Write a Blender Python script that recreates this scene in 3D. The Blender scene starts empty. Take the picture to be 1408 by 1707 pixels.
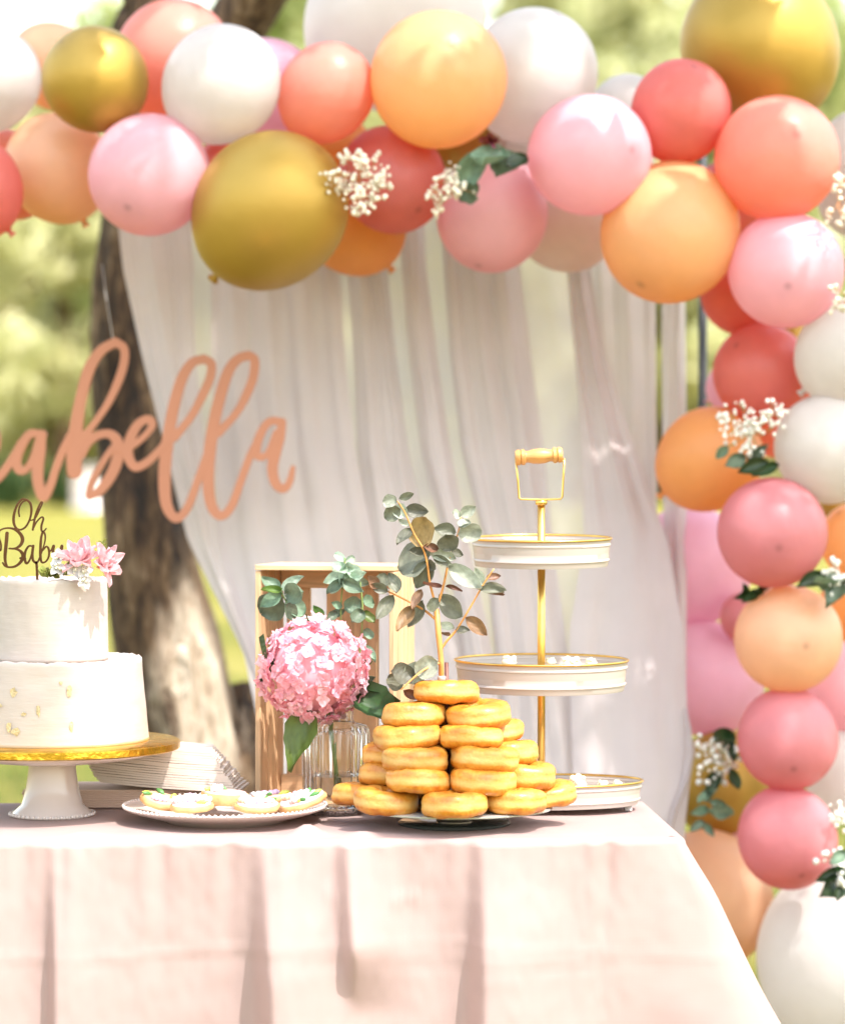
import bpy, math, random
import numpy as np
from mathutils import Vector, Matrix, Quaternion, noise
R = math.radians
rnd = random.Random(7)
sc = bpy.context.scene
C = sc.collection

# ------------------------------------------------------------------ camera
F, YH, CX, H = 4987.0, 780.0, 704.0, 1.289      # focal length and horizon in photo pixels, eye height in metres
cam = bpy.data.cameras.new('camera'); camo = bpy.data.objects.new('camera', cam); C.objects.link(camo)
camo.location = (0, 0, H); camo.rotation_euler = (R(90), 0, 0)
cam.sensor_fit = 'HORIZONTAL'; cam.sensor_width = 24; cam.lens = 85
cam.shift_y = -(853.5 - YH) / 1408
cam.clip_start = .1; cam.clip_end = 2000
cam.dof.use_dof = True; cam.dof.focus_distance = 4.60; cam.dof.aperture_fstop = 2.3
sc.camera = camo
# ------------------------------------------------------------------ sky, sun, exposure
S = Vector((.36, -.37, .86)).normalized()       # towards the sun: high, behind the camera and to the right
w = bpy.data.worlds.new('World'); sc.world = w; w.use_nodes = True
nt = w.node_tree; bg = nt.nodes['Background']
sky = nt.nodes.new('ShaderNodeTexSky'); sky.sky_type = 'NISHITA'; sky.sun_disc = False
sky.sun_elevation = math.asin(S.z); sky.sun_rotation = math.atan2(S.x, S.y)
sky.air_density = 1.9; sky.dust_density = 2.2; sky.ozone_density = .3; sky.altitude = 100
hs = nt.nodes.new('ShaderNodeHueSaturation'); hs.inputs['Saturation'].default_value = .75      # thin bright summer haze
nt.links.new(sky.outputs[0], hs.inputs['Color']); nt.links.new(hs.outputs[0], bg.inputs[0]); bg.inputs[1].default_value = .15
sun = bpy.data.lights.new('sun', 'SUN'); suno = bpy.data.objects.new('sun', sun); C.objects.link(suno)
sun.energy = 2.0; sun.angle = R(.55); sun.color = (1, .95, .91)
suno.rotation_euler = S.to_track_quat('Z', 'Y').to_euler(); suno.location = (5, -5, 8)
sc.view_settings.view_transform = 'Standard'; sc.view_settings.look = 'None'
sc.view_settings.gamma = 1; sc.view_settings.use_curve_mapping = False
sc.view_settings.exposure = 2.0
sc.cycles.use_denoising = True
sc.cycles.max_bounces = 10; sc.cycles.transparent_max_bounces = 16; sc.cycles.transmission_bounces = 8
sc.cycles.sample_clamp_indirect = 6

# ------------------------------------------------------------------ helpers
def P(px, py, Y):                                # a point at distance Y that the photo shows at pixel px, py
    return Vector(((px - CX) / F * Y, Y, H - (py - YH) / F * Y))
def PXR(r, Y): return r / F * Y
W = {}
def world(o, M, parent=None):
    if parent is not None:
        o.parent = parent; o.matrix_parent_inverse = W[parent.name].inverted()
    o.matrix_basis = M; W[o.name] = M.copy()
    return o
def tag(o, label=None, cat=None, group=None, kind=None):
    if label: o['label'] = label
    if cat: o['category'] = cat
    if group: o['group'] = group
    if kind: o['kind'] = kind
    return o
def thing(name, loc, label, cat, group=None):
    o = bpy.data.objects.new(name, None); C.objects.link(o); o.empty_display_size = .02
    world(o, Matrix.Translation(loc)); return tag(o, label, cat, group)
def inst(name, me, mat, parent=None, M=None):
    o = bpy.data.objects.new(name, me); C.objects.link(o)
    if mat is not None:
        if not me.materials: me.materials.append(mat)
        elif me.materials[0] != mat:
            o.material_slots[0].link = 'OBJECT'; o.material_slots[0].material = mat
    return world(o, M if M is not None else Matrix.Identity(4), parent)

class MB:
    def __init__(s): s.v = []; s.f = []
    def add(s, v, f):
        n = len(s.v); s.v += [tuple(p) for p in v]; s.f += [tuple(i + n for i in q) for q in f]; return s
    def box(s, c, d, bev=.0015, rot=None):
        c = Vector(c); hx, hy, hz = [k / 2 for k in d]; b = min(bev, hx * .45, hy * .45, hz * .45)
        v = []
        for sx in (-1, 1):
            for sy in (-1, 1):
                for sz in (-1, 1):
                    v += [Vector((sx * (hx - b), sy * (hy - b), sz * hz)), Vector((sx * (hx - b), sy * hy, sz * (hz - b))), Vector((sx * hx, sy * (hy - b), sz * (hz - b)))]
        if rot is not None: v = [rot @ p for p in v]
        def i(x, y, z, k): return (((x > 0) * 4 + (y > 0) * 2 + (z > 0)) * 3 + k)
        f = []
        for z in (-1, 1):
            q = [i(-1, -1, z, 0), i(1, -1, z, 0), i(1, 1, z, 0), i(-1, 1, z, 0)]; f.append(q if z > 0 else q[::-1])
            q = [i(-1, z, -1, 1), i(1, z, -1, 1), i(1, z, 1, 1), i(-1, z, 1, 1)]; f.append(q if z < 0 else q[::-1])
            q = [i(z, -1, -1, 2), i(z, 1, -1, 2), i(z, 1, 1, 2), i(z, -1, 1, 2)]; f.append(q if z > 0 else q[::-1])
        for a in (-1, 1):
            for bb in (-1, 1):
                f.append([i(a, bb, -1, 1), i(a, bb, -1, 2), i(a, bb, 1, 2), i(a, bb, 1, 1)])
                f.append([i(a, -1, bb, 0), i(a, -1, bb, 2), i(a, 1, bb, 2), i(a, 1, bb, 0)])
                f.append([i(-1, a, bb, 0), i(-1, a, bb, 1), i(1, a, bb, 1), i(1, a, bb, 0)])
                for e in (-1, 1): f.append([i(a, bb, e, 0), i(a, bb, e, 1), i(a, bb, e, 2)])
        return s.add([p + c for p in v], f)
    def lathe(s, prof, c=(0, 0, 0), seg=48, mod=None, axis=None):
        c = Vector(c); q = axis.to_track_quat('Z', 'Y') if axis is not None else None
        v = []; f = []; n = len(prof)
        for k in range(seg):
            a = 2 * math.pi * k / seg
            for (r, z) in prof:
                rr = r * (mod(a, z) if mod else 1)
                p = Vector((rr * math.cos(a), rr * math.sin(a), z))
                if q is not None: p = q @ p
                v.append(p + c)
        for k in range(seg):
            k2 = (k + 1) % seg
            for j in range(n - 1): f.append((k * n + j, k2 * n + j, k2 * n + j + 1, k * n + j + 1))
        return s.add(v, f)
    def tube(s, pts, rad, seg=8, cap=True):
        pts = [Vector(p) for p in pts]; n = len(pts)
        if not hasattr(rad, '__len__'): rad = [rad] * n
        v = []; f = []; u = None
        for i in range(n):
            t = (pts[min(i + 1, n - 1)] - pts[max(i - 1, 0)]).normalized()
            if u is None:
                u = t.orthogonal().normalized()
            else:
                u = (u - t * u.dot(t)); u = u.normalized() if u.length > 1e-6 else t.orthogonal().normalized()
            b = t.cross(u)
            for k in range(seg):
                a = 2 * math.pi * k / seg
                v.append(pts[i] + (u * math.cos(a) + b * math.sin(a)) * rad[i])
        for i in range(n - 1):
            for k in range(seg):
                k2 = (k + 1) % seg; f.append((i * seg + k, i * seg + k2, (i + 1) * seg + k2, (i + 1) * seg + k))
        if cap: f.append(tuple(range(seg - 1, -1, -1))); f.append(tuple(range((n - 1) * seg, n * seg)))
        return s.add(v, f)
    def ball(s, c, r, seg=8, rings=5):
        c = Vector(c); prof = [(r * math.sin(math.pi * k / rings), -r * math.cos(math.pi * k / rings)) for k in range(rings + 1)]
        prof[0] = (r * .02, -r); prof[-1] = (r * .02, r)
        return s.lathe(prof, c, seg)
    def mesh(s, name, smooth=True, sharp=None):
        me = bpy.data.meshes.new(name); me.from_pydata(s.v, [], s.f); me.validate(); 
        if smooth: me.polygons.foreach_set('use_smooth', [True] * len(me.polygons))
        if sharp: me.set_sharp_from_angle(angle=R(sharp))
        me.update(); return me
    def build(s, name, mat, parent=None, smooth=True, sharp=None, M=None):
        return inst(name, s.mesh(name, smooth, sharp), mat, parent, M)

def crom(pts, n=8):                               # smooth curve through points (any dimension)
    pts = [np.array(p, float) for p in pts]; q = [2 * pts[0] - pts[1]] + pts + [2 * pts[-1] - pts[-2]]; out = []
    for i in range(1, len(q) - 2):
        for k in range(n):
            t = k / n; a, b, c, d = q[i - 1], q[i], q[i + 1], q[i + 2]
            out.append(.5 * ((2 * b) + (c - a) * t + (2 * a - 5 * b + 4 * c - d) * t * t + (3 * b - a - 3 * c + d) * t ** 3))
    out.append(pts[-1]); return out
def sstep(a, b, x):
    t = min(1, max(0, (x - a) / (b - a))); return t * t * (3 - 2 * t)
def interp(x, xs, ys): return float(np.interp(x, xs, ys))

# ------------------------------------------------------------------ materials
class NB:
    def __init__(s, name):
        s.m = bpy.data.materials.new(name); s.m.use_nodes = True; s.t = s.m.node_tree; s.n = s.t.nodes
        s.b = s.n['Principled BSDF']; s.o = s.n['Material Output']
    def N(s, typ, **k):
        x = s.n.new(typ)
        for a, v in k.items(): setattr(x, a, v)
        return x
    def L(s, a, b): s.t.links.new(a, b)
    def coord(s, kind='Object', scale=(1, 1, 1)):
        tc = s.N('ShaderNodeTexCoord'); mp = s.N('ShaderNodeMapping'); mp.inputs['Scale'].default_value = scale
        s.L(tc.outputs[kind], mp.inputs[0]); return mp.outputs[0]
    def noise(s, vec, scale, detail=4, rough=.55, dist=0):
        x = s.N('ShaderNodeTexNoise'); x.inputs['Scale'].default_value = scale; x.inputs['Detail'].default_value = detail
        x.inputs['Roughness'].default_value = rough; x.inputs['Distortion'].default_value = dist; s.L(vec, x.inputs['Vector']); return x.outputs['Fac']
    def ramp(s, fac, stops):
        x = s.N('ShaderNodeValToRGB'); e = x.color_ramp.elements
        while len(e) < len(stops): e.new(.5)
        for k, (p, c) in enumerate(stops): e[k].position = p; e[k].color = (*c, 1)
        s.L(fac, x.inputs[0]); return x.outputs[0]
    def bump(s, h, strength, dist, normal=None):
        x = s.N('ShaderNodeBump'); x.inputs['Strength'].default_value = strength; x.inputs['Distance'].default_value = dist
        s.L(h, x.inputs['Height'])
        if normal is not None: s.L(normal, x.inputs['Normal'])
        return x.outputs[0]
    def math(s, op, a, b):
        x = s.N('ShaderNodeMath', operation=op)
        for k, v in enumerate((a, b)):
            if isinstance(v, (int, float)): x.inputs[k].default_value = v
            else: s.L(v, x.inputs[k])
        return x.outputs[0]
    def trans(s, col, fac, normal=None):            # thin leaf or latex: part of the light passes through
        tr = s.N('ShaderNodeBsdfTranslucent'); mx = s.N('ShaderNodeMixShader'); mx.inputs[0].default_value = fac
        if isinstance(col, tuple): tr.inputs[0].default_value = (*col, 1)
        else: s.L(col, tr.inputs[0])
        s.L(s.b.outputs[0], mx.inputs[1]); s.L(tr.outputs[0], mx.inputs[2]); s.L(mx.outputs[0], s.o.inputs[0]); return mx
def shade2(c, k): return tuple(min(1, x * k) for x in c)
def mix2(a, b, t): return tuple(x * (1 - t) + y * t for x, y in zip(a, b))

def mat_basic(name, c, rough=.5, metal=0, var=.12, scale=8, bump=0, bscale=60, spec=.5, coat=0, trans=0, stretch=(1, 1, 1)):
    m = NB(name); v = m.coord('Object', stretch)
    col = m.ramp(m.noise(v, scale, 5), [(.3, shade2(c, 1 - var)), (.7, shade2(c, 1 + var))])
    m.L(col, m.b.inputs['Base Color']); m.b.inputs['Roughness'].default_value = rough; m.b.inputs['Metallic'].default_value = metal
    m.b.inputs['Specular IOR Level'].default_value = spec; m.b.inputs['Coat Weight'].default_value = coat
    if bump: m.L(m.bump(m.noise(v, bscale, 5), 1, bump), m.b.inputs['Normal'])
    if trans: m.trans(col, trans)
    return m.m

def mat_balloon(name, c, metal=0, rough=.36, tr=.55):
    m = NB(name); v = m.coord('Object')
    g = m.N('ShaderNodeVectorMath', operation='DISTANCE'); m.L(v, g.inputs[0]); g.inputs[1].default_value = (0, 0, 1)
    dotc = mix2(shade2(c, .55), (.25, .05, .07), .25)
    col = m.ramp(g.outputs['Value'], [(.03, mix2(c, dotc, .55)), (.06, mix2(c, dotc, .34)), (.11, mix2(c, dotc, .12)), (.4, c)])
    nz = m.noise(v, 1.6, 3); mx = m.N('ShaderNodeMix', data_type='RGBA', blend_type='MULTIPLY'); mx.inputs[0].default_value = 1
    m.L(col, mx.inputs[6]); m.L(m.ramp(nz, [(.3, (.93, .92, .92)), (.7, (1, 1, 1))]), mx.inputs[7])
    m.L(mx.outputs[2], m.b.inputs['Base Color']); m.b.inputs['Roughness'].default_value = rough; m.b.inputs['Metallic'].default_value = metal
    m.L(m.bump(m.noise(v, 5, 2), .02 if metal else .05, .05), m.b.inputs['Normal'])
    if tr:                                       # light that has passed through the latex is deeper in colour
        gm = m.N('ShaderNodeGamma'); gm.inputs[1].default_value = 1.3; m.L(mx.outputs[2], gm.inputs[0]); m.trans(gm.outputs[0], tr)
    return m.m

BC = {'white': (.82, .78, .75), 'peach': (.96, .61, .30), 'orange': (.94, .52, .18), 'coral': (.93, .42, .32), 'red': (.84, .26, .22),
      'pink': (.94, .60, .66), 'orchid': (.93, .61, .72), 'rose': (.79, .33, .35), 'blush': (.86, .72, .66), 'palepeach': (.94, .64, .42)}
BM = {k: mat_balloon('latex_' + k, mix2(c, (.93, .86, .84), .04)) for k, c in BC.items()}
BM['gold'] = mat_balloon('latex_gold', (.44, .27, .05), metal=.5, rough=.46, tr=0)

M_blush = None
def mat_cloth(name, c, sc_=900, tr=0, rough=.75, spec=.25, wr=.22):
    m = NB(name); v = m.coord('Object')
    wv = m.N('ShaderNodeTexWave', wave_type='BANDS', bands_direction='X'); wv.inputs['Scale'].default_value = sc_ / 6; m.L(v, wv.inputs[0])
    wz = m.N('ShaderNodeTexWave', wave_type='BANDS', bands_direction='Z'); wz.inputs['Scale'].default_value = sc_ / 6; m.L(v, wz.inputs[0])
    h = m.math('ADD', wv.outputs['Fac'], wz.outputs['Fac'])
    col = m.ramp(m.noise(v, 6, 4), [(.3, shade2(c, .95)), (.7, shade2(c, 1.04))])
    m.L(col, m.b.inputs['Base Color']); m.b.inputs['Roughness'].default_value = rough
    m.b.inputs['Specular IOR Level'].default_value = spec; m.b.inputs['Sheen Weight'].default_value = .03
    b1 = m.bump(h, .25, .0004) if tr > .35 else None; m.L(m.bump(m.noise(v, 16, 4, .5, .4), wr, .003, b1), m.b.inputs['Normal'])
    if tr: m.trans(col, tr)
    return m
M_table = mat_cloth('blush_tablecloth', (.60, .445, .41), tr=.5, rough=.6, spec=.15).m
def mat_sheer(name, c, clear):
    m = mat_cloth(name, c, 700, tr=.42, wr=.75); mx = m.o.inputs[0].links[0].from_node
    tp = m.N('ShaderNodeBsdfTransparent'); m2 = m.N('ShaderNodeMixShader')
    m2.inputs[0].default_value = clear
    m.L(mx.outputs[0], m2.inputs[1]); m.L(tp.outputs[0], m2.inputs[2]); m.L(m2.outputs[0], m.o.inputs[0]); return m.m
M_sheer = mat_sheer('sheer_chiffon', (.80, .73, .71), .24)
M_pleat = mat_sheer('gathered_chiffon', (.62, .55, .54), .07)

def mat_wood(name, c, axis='Z', rough=.55):
    m = NB(name); s = {'Z': (14, 14, 1.2), 'X': (1.2, 14, 14), 'Y': (14, 1.2, 14)}[axis]
    v = m.coord('Object', s); oi = m.N('ShaderNodeObjectInfo'); ad = m.N('ShaderNodeVectorMath', operation='ADD')
    m.L(v, ad.inputs[0]); sm = m.math('MULTIPLY', oi.outputs['Random'], 40); m.L(sm, ad.inputs[1])
    n = m.noise(ad.outputs[0], 5, 8, .6, .8)
    col = m.ramp(n, [(.28, shade2(c, .62)), (.5, c), (.75, shade2(c, 1.22))])
    m.L(col, m.b.inputs['Base Color']); m.b.inputs['Roughness'].default_value = rough
    m.L(m.bump(n, .3, .001), m.b.inputs['Normal']); return m.m
M_pine = mat_wood('pine_board', (.62, .39, .215)); M_pineX = mat_wood('pine_end_board', (.62, .40, .23), 'X')
M_handle = mat_wood('turned_handle_wood', (.58, .27, .08), 'X', .4)
M_sign = mat_basic('rose_wood_paint', (.42, .165, .09), .5, var=.06, scale=5, bump=.0004, bscale=200)
M_signedge = M_sign
M_rosegold = mat_basic('rose_gold_mirror', (.13, .065, .04), .22, 1, .2, 30)
M_brass = mat_basic('brushed_brass', (.72, .45, .12), .28, 1, .12, 40)
M_enamel = mat_basic('cream_enamel', (.40, .345, .31), .35, var=.03, scale=6, coat=.2)
M_ceramic = mat_basic('white_ceramic', (.56, .475, .435), .22, var=.02, scale=5, coat=.3)
M_steel = mat_basic('brushed_steel', (.62, .58, .55), .3, 1, .15, 60, stretch=(8, 8, .2))
M_black = mat_basic('black_metal', (.02, .02, .02), .45, var=.2)
M_smoke = mat_basic('smoked_glass_disc', (.035, .04, .038), .12, var=.1)
M_stem = mat_basic('eucalyptus_stem', (.60, .26, .07), .5, var=.25, scale=60)
M_greenstem = mat_basic('green_stem', (.20, .28, .08), .5, var=.25, scale=60)
def mat_leaf(name, c, tr=.25, rough=.5, var=.35, hv=.06, vv=.7):
    m = NB(name); v = m.coord('Object'); oi = m.N('ShaderNodeObjectInfo')
    hs = m.N('ShaderNodeHueSaturation'); m.L(m.ramp(m.noise(v, 3, 5), [(.3, shade2(c, 1 - var)), (.7, shade2(c, 1 + var))]), hs.inputs['Color'])
    m.L(m.math('ADD', m.math('MULTIPLY', oi.outputs['Random'], vv), 1 - vv / 2), hs.inputs['Value'])
    m.L(m.math('ADD', m.math('MULTIPLY', oi.outputs['Random'], hv), .5 - hv / 2), hs.inputs['Hue'])
    m.L(hs.outputs[0], m.b.inputs['Base Color']); m.b.inputs['Roughness'].default_value = rough
    wv = m.N('ShaderNodeTexWave', wave_type='BANDS', bands_direction='DIAGONAL'); wv.inputs['Scale'].default_value = 2.5; wv.inputs['Distortion'].default_value = 2; m.L(v, wv.inputs[0])
    m.L(m.bump(wv.outputs['Fac'], .08, .02), m.b.inputs['Normal']); m.trans(hs.outputs[0], tr); return m.m
M_euc = mat_leaf('eucalyptus_leaf', (.15, .15, .105)); M_eucw = mat_leaf('pale_eucalyptus_leaf', (.34, .36, .28)); M_eucb = mat_leaf('russet_eucalyptus_leaf', (.24, .135, .07))
M_eucg = mat_leaf('sage_eucalyptus_leaf', (.15, .215, .14)); M_eucl = mat_leaf('pale_sage_leaf', (.42, .56, .42), .4)
M_dark = mat_leaf('dark_hydrangea_leaf', (.03, .062, .018), .15, .4); M_mid = mat_leaf('hydrangea_leaf', (.10, .17, .03), .3, .45)
M_petal = mat_leaf('hydrangea_petal', (.90, .46, .53), .5, .6, .06, .01, .14); M_petal2 = mat_leaf('pale_petal', (.92, .60, .65), .45, .6, .08, .015, .16)
M_daisy = mat_leaf('pink_petal', (.80, .50, .52), .45, .55, .06, .01, .14); M_whitep = mat_leaf('white_petal', (.68, .66, .66), .3, .6, .05, .0, .1)
M_bb = mat_basic('cream_blossom', (.80, .72, .58), .7, var=.15, scale=60)
M_bbw = mat_basic('white_blossom', (.84, .80, .72), .7, var=.1, scale=60)

# ------------------------------------------------------------------ ground
def ground():
    m = NB('lawn'); v = m.coord('Object')
    big = m.noise(v, .35, 5, .6); fine = m.noise(v, 30, 6, .7)
    fac = m.math('ADD', m.math('MULTIPLY', big, .6), m.math('MULTIPLY', fac_ := fine, .4))
    col = m.ramp(fac, [(.32, (.10, .12, .013)), (.5, (.25, .22, .035)), (.68, (.38, .31, .085))])
    m.L(col, m.b.inputs['Base Color']); m.b.inputs['Roughness'].default_value = .9; m.b.inputs['Specular IOR Level'].default_value = .2
    m.L(m.bump(fine, 1, .05), m.b.inputs['Normal'])
    n = 60; b = MB(); v = []; f = []
    for i in range(n + 1):
        for j in range(n + 1):
            x = -300 + 600 * i / n; y = -100 + 700 * j / n
            v.append((x, y, 0 if y < 60 else .4 * noise.noise((x * .03, y * .03, 0))))
    for i in range(n):
        for j in range(n): f.append((i * (n + 1) + j, (i + 1) * (n + 1) + j, (i + 1) * (n + 1) + j + 1, i * (n + 1) + j + 1))
    b.add(v, f); o = b.build('ground', m.m); tag(o, 'sunny green lawn running back to the far trees', kind='structure')
    g = MB(); r = random.Random(3)
    for k in range(26000):
        y = 5.4 + 13 * r.random() ** 1.4; x = (r.random() - .5) * (2.2 + y * .36) * 1.0
        h = r.uniform(.03, .075); a = r.random() * 6.28; wd = .004; lx, ly = r.uniform(-.03, .03), r.uniform(-.03, .03)
        dx, dy = math.cos(a) * wd, math.sin(a) * wd
        g.add([(x - dx, y - dy, 0), (x + dx, y + dy, 0), (x + lx, y + ly, h)], [(0, 1, 2)])
    gm = mat_basic('grass_blade', (.13, .20, .03), .6, var=.4, scale=3, trans=.3)
    tag(g.build('grass', gm, smooth=False), 'short green lawn grass behind the party table', 'grass', kind='stuff')
ground()

# ------------------------------------------------------------------ trees
def mat_bark():
    m = NB('bark'); v = m.coord('Object', (1.6, 1.6, .42))
    n1 = m.noise(v, 5, 8, .68, .9); n2 = m.noise(v, 28, 6, .65, .5)
    hh = m.math('ADD', m.math('MULTIPLY', n1, .62), m.math('MULTIPLY', n2, .42))
    col = m.ramp(hh, [(.42, (.008, .0035, .0012)), (.50, (.055, .026, .010)), (.57, (.15, .085, .040)), (.66, (.34, .23, .14))])
    # sunlight on the trunk painted into the bark colour as paler wood
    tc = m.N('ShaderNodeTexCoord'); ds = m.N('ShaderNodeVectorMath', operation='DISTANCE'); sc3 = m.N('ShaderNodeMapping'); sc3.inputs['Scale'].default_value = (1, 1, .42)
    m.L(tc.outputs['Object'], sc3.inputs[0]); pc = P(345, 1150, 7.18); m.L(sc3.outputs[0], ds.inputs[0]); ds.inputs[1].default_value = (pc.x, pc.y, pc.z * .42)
    sun_msk = m.ramp(m.math('ADD', ds.outputs['Value'], m.math('MULTIPLY', m.math('SUBTRACT', n1, .5), .30)), [(.085, (1, 1, 1)), (.15, (0, 0, 0))])
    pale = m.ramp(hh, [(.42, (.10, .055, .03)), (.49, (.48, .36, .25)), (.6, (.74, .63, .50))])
    mxp = m.N('ShaderNodeMix', data_type='RGBA'); m.L(sun_msk, mxp.inputs[0]); m.L(col, mxp.inputs[6]); m.L(pale, mxp.inputs[7]); col = mxp.outputs[2]
    m.L(col, m.b.inputs['Base Color']); m.b.inputs['Roughness'].default_value = .9
    m.L(m.bump(hh, 1, .07), m.b.inputs['Normal']); return m.m
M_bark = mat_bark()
def mat_foliage(name, c, c2):
    m = NB(name); g = m.N('ShaderNodeNewGeometry')
    col = m.ramp(g.outputs['Random Per Island'], [(0, c), (.6, mix2(c, c2, .5)), (1, c2)])
    m.L(col, m.b.inputs['Base Color']); m.b.inputs['Roughness'].default_value = .5; m.b.inputs['Specular IOR Level'].default_value = .35
    m.trans(col, .45); return m.m
M_fol = mat_foliage('sunny_foliage', (.27, .33, .09), (.56, .56, .26)); M_fold = mat_foliage('deep_green_foliage', (.03, .07, .02), (.09, .14, .035))
M_foly = mat_foliage('pale_yellow_foliage', (.42, .43, .19), (.68, .64, .36)); M_foln = mat_foliage('tree_foliage', (.07, .12, .02), (.16, .22, .04))

def leaf_quad(mb, c, s, r):
    n = Vector((r.gauss(0, 1), r.gauss(0, 1), r.gauss(0, 1) + .4)).normalized(); a = n.orthogonal().normalized()
    a = Quaternion(n, r.random() * 6.28) @ a; b = n.cross(a)
    mb.add([c - a * s, c + b * s * .45 + n * s * .12, c + a * s, c - b * s * .45 + n * s * .12], [(0, 1, 2, 3)])
def clump(mb, c, rad, n, s, r, skip=None):
    for k in range(n):
        d = Vector((r.gauss(0, 1), r.gauss(0, 1), r.gauss(0, 1))).normalized() * (r.random() ** .45)
        q = Vector(c) + Vector((d.x * rad[0], d.y * rad[1], d.z * rad[2]))
        if skip is None or not skip(q): leaf_quad(mb, q, s * r.uniform(.6, 1.3), r)

def rough_tube(path, rads, seg=28, amp=.11):
    pts = crom([(*p, q) for p, q in zip(path, rads)], 10)
    b = MB(); b.tube([p[:3] for p in pts], [p[3] for p in pts], seg)
    out = []
    for i, v in enumerate(b.v):
        k = i // seg; c = Vector(pts[min(k, len(pts) - 1)][:3]); d = Vector(v) - c
        q = noise.noise((math.atan2(d.y, d.x) * 2.2, v[2] * 1.6, 3)) * amp + noise.noise((math.atan2(d.y, d.x) * 6, v[2] * 5, 9)) * amp * .45
        out.append(tuple(c + d * (1 + q * 1.6)))
    b.v = out; return b

def near_tree():
    T = thing('shade_tree', P(330, 1640, 7.3), 'large rough-barked tree behind the curtain left, its trunk partly sunlit', 'tree')
    Yt = 7.3
    def q(x, y): return P(x, y, Yt)
    path = [q(372, 1680), q(350, 1500), q(322, 1300), q(286, 1120), q(250, 920), q(224, 740), q(212, 560), q(222, 400), q(262, 240)]
    rads = [PXR(k, Yt) for k in (150, 122, 96, 88, 72, 62, 56, 54, 62)]
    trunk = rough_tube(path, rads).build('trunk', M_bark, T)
    # root flare and knot at the foot
    rough_tube([q(405, 1150) + Vector((0, .1, 0)), q(412, 1300), q(430, 1480), q(450, 1690)], [PXR(k, Yt) for k in (25, 48, 66, 90)], 20).build('root_flare', M_bark, T)
    b = MB(); kc = q(300, 1120) + Vector((0, -PXR(86, Yt), 0))
    b.lathe([(.001, .016), (.010, .014), (.018, .006), (.024, .012), (.034, .018), (.046, .008), (.056, -.012)], kc + Vector((.01, .012, 0)), 20, axis=Vector((.25, -1, .05)))
    b.v = [(kc.x + (x - kc.x) * .8, y, kc.z + (z - kc.z) * 1.5) for x, y, z in b.v]
    b.build('knot', M_bark, trunk)
    fork = q(262, 250)
    limbs = [([fork, q(232, 60), q(215, -120), Vector((-1.3, 7.6, 4.2)), Vector((-2.4, 7.6, 5.6))], [.085, .065, .06, .05, .02]),
             ([fork, q(350, 110), q(432, -20), Vector((.25, 6.6, 3.5)), Vector((1.6, 5.2, 4.5)), Vector((2.8, 3.4, 5.4)), Vector((3.3, 2.4, 6.2))], [.085, .08, .078, .07, .055, .04, .015]),
             ([Vector((.25, 6.6, 3.5)), Vector((1.2, 6.2, 4.4)), Vector((2.6, 5.6, 5.0)), Vector((3.6, 4.8, 5.6))], [.05, .045, .03, .012]),
             ([Vector((-1.3, 7.6, 4.2)), Vector((-.6, 6.2, 4.8)), Vector((.6, 4.6, 5.2)), Vector((1.4, 3.6, 5.8))], [.045, .04, .03, .012])]
    for pth, rr in limbs: rough_tube(pth, rr, 14).build('limb', M_bark, T)
    cr = MB(); r = random.Random(21)
    holes = [(P(x, y, yy), PXR(q_, yy) + .03) for x, y, q_, yy in ((292, 292, 40, 5.64), (222, 118, 48, 5.66), (408, 118, 52, 5.66), (555, 108, 48, 5.68), (310, 40, 60, 5.85), (1372, 280, 56, 5.66), (1195, 215, 34, 5.68),
        (1345, 398, 44, 5.66), (725, 62, 60, 5.64), (930, 95, 52, 5.8), (1010, 200, 44, 5.65), (1330, 60, 60, 5.8), (30, 110, 40, 5.82), (330, 1120, 80, 7.15), (345, 1240, 70, 7.15), (310, 1010, 45, 7.15), (245, 680, 22, 7.1), (1060, 330, 30, 5.66))]
    def open_path(c):  # leaves left out along sun rays so chosen spots stay lit
        for h, q_ in holes:
            d = c - h
            if (d - S * d.dot(S)).length < q_: return True
        return False
    # unseen leaf clumps added up the sun's rays to shade garland and curtain
    lit = [(250, 1000, 6, .0)]
    for gx in np.arange(-1.25, 1.35, .26):
        for gz in np.arange(.86, 2.75, .26):
            t = r.uniform(1.8, 4.0)
            p = Vector((gx + r.uniform(-.1, .1), 5.85, gz + r.uniform(-.1, .1))) + S * t
            if p.z < 2.75: p = p + S * ((2.78 - p.z) / S.z)
            if r.random() < .05: continue
            clump(cr, p, (.25, .25, .18), 62, .06, r, open_path)
    def shade_at(x, y, Yd, rad, n, t, leafs=.06):  # adds an unseen leaf clump up the sun's ray to shade one spot
        clump(cr, P(x, y, Yd) + S * t, (rad, rad, rad * .7), n, leafs, r, open_path)
    for x, y in ((170, 360), (230, 420), (190, 500), (250, 560), (190, 640), (230, 720), (180, 800), (240, 860), (190, 930), (250, 940), (215, 1020), (205, 1110), (230, 1200), (265, 1280)):
        shade_at(x, y, 7.15, .17, 80, r.uniform(4, 6))
    for x, y, q_, n, t in ((20, 1010, .12, 60, 6.5), (60, 930, .10, 40, 6), (-30, 1120, .12, 60, 6.5), (110, 1000, .06, 14, 6.5), (30, 1190, .07, 18, 7),
                           (690, 1425, .045, 26, 2.3), (660, 1432, .035, 18, 2.3), (722, 1412, .035, 16, 2.3)):
        shade_at(x, y, 4.5, q_, n, t)
    for k in range(22):                                   # the rest of the crown
        a = r.random() * 6.28; d = r.uniform(.5, 4.2)
        p = Vector((-.4 + d * math.cos(a), 8.2 + d * math.sin(a) * .8, r.uniform(4.6, 7.2)))
        clump(cr, p, (.6, .6, .4), 130, .09, r, open_path)
    cr.build('crown', M_foln, T, smooth=False)  # unseen crown, its clumps and gaps shaped for the shade it casts
near_tree()

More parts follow.
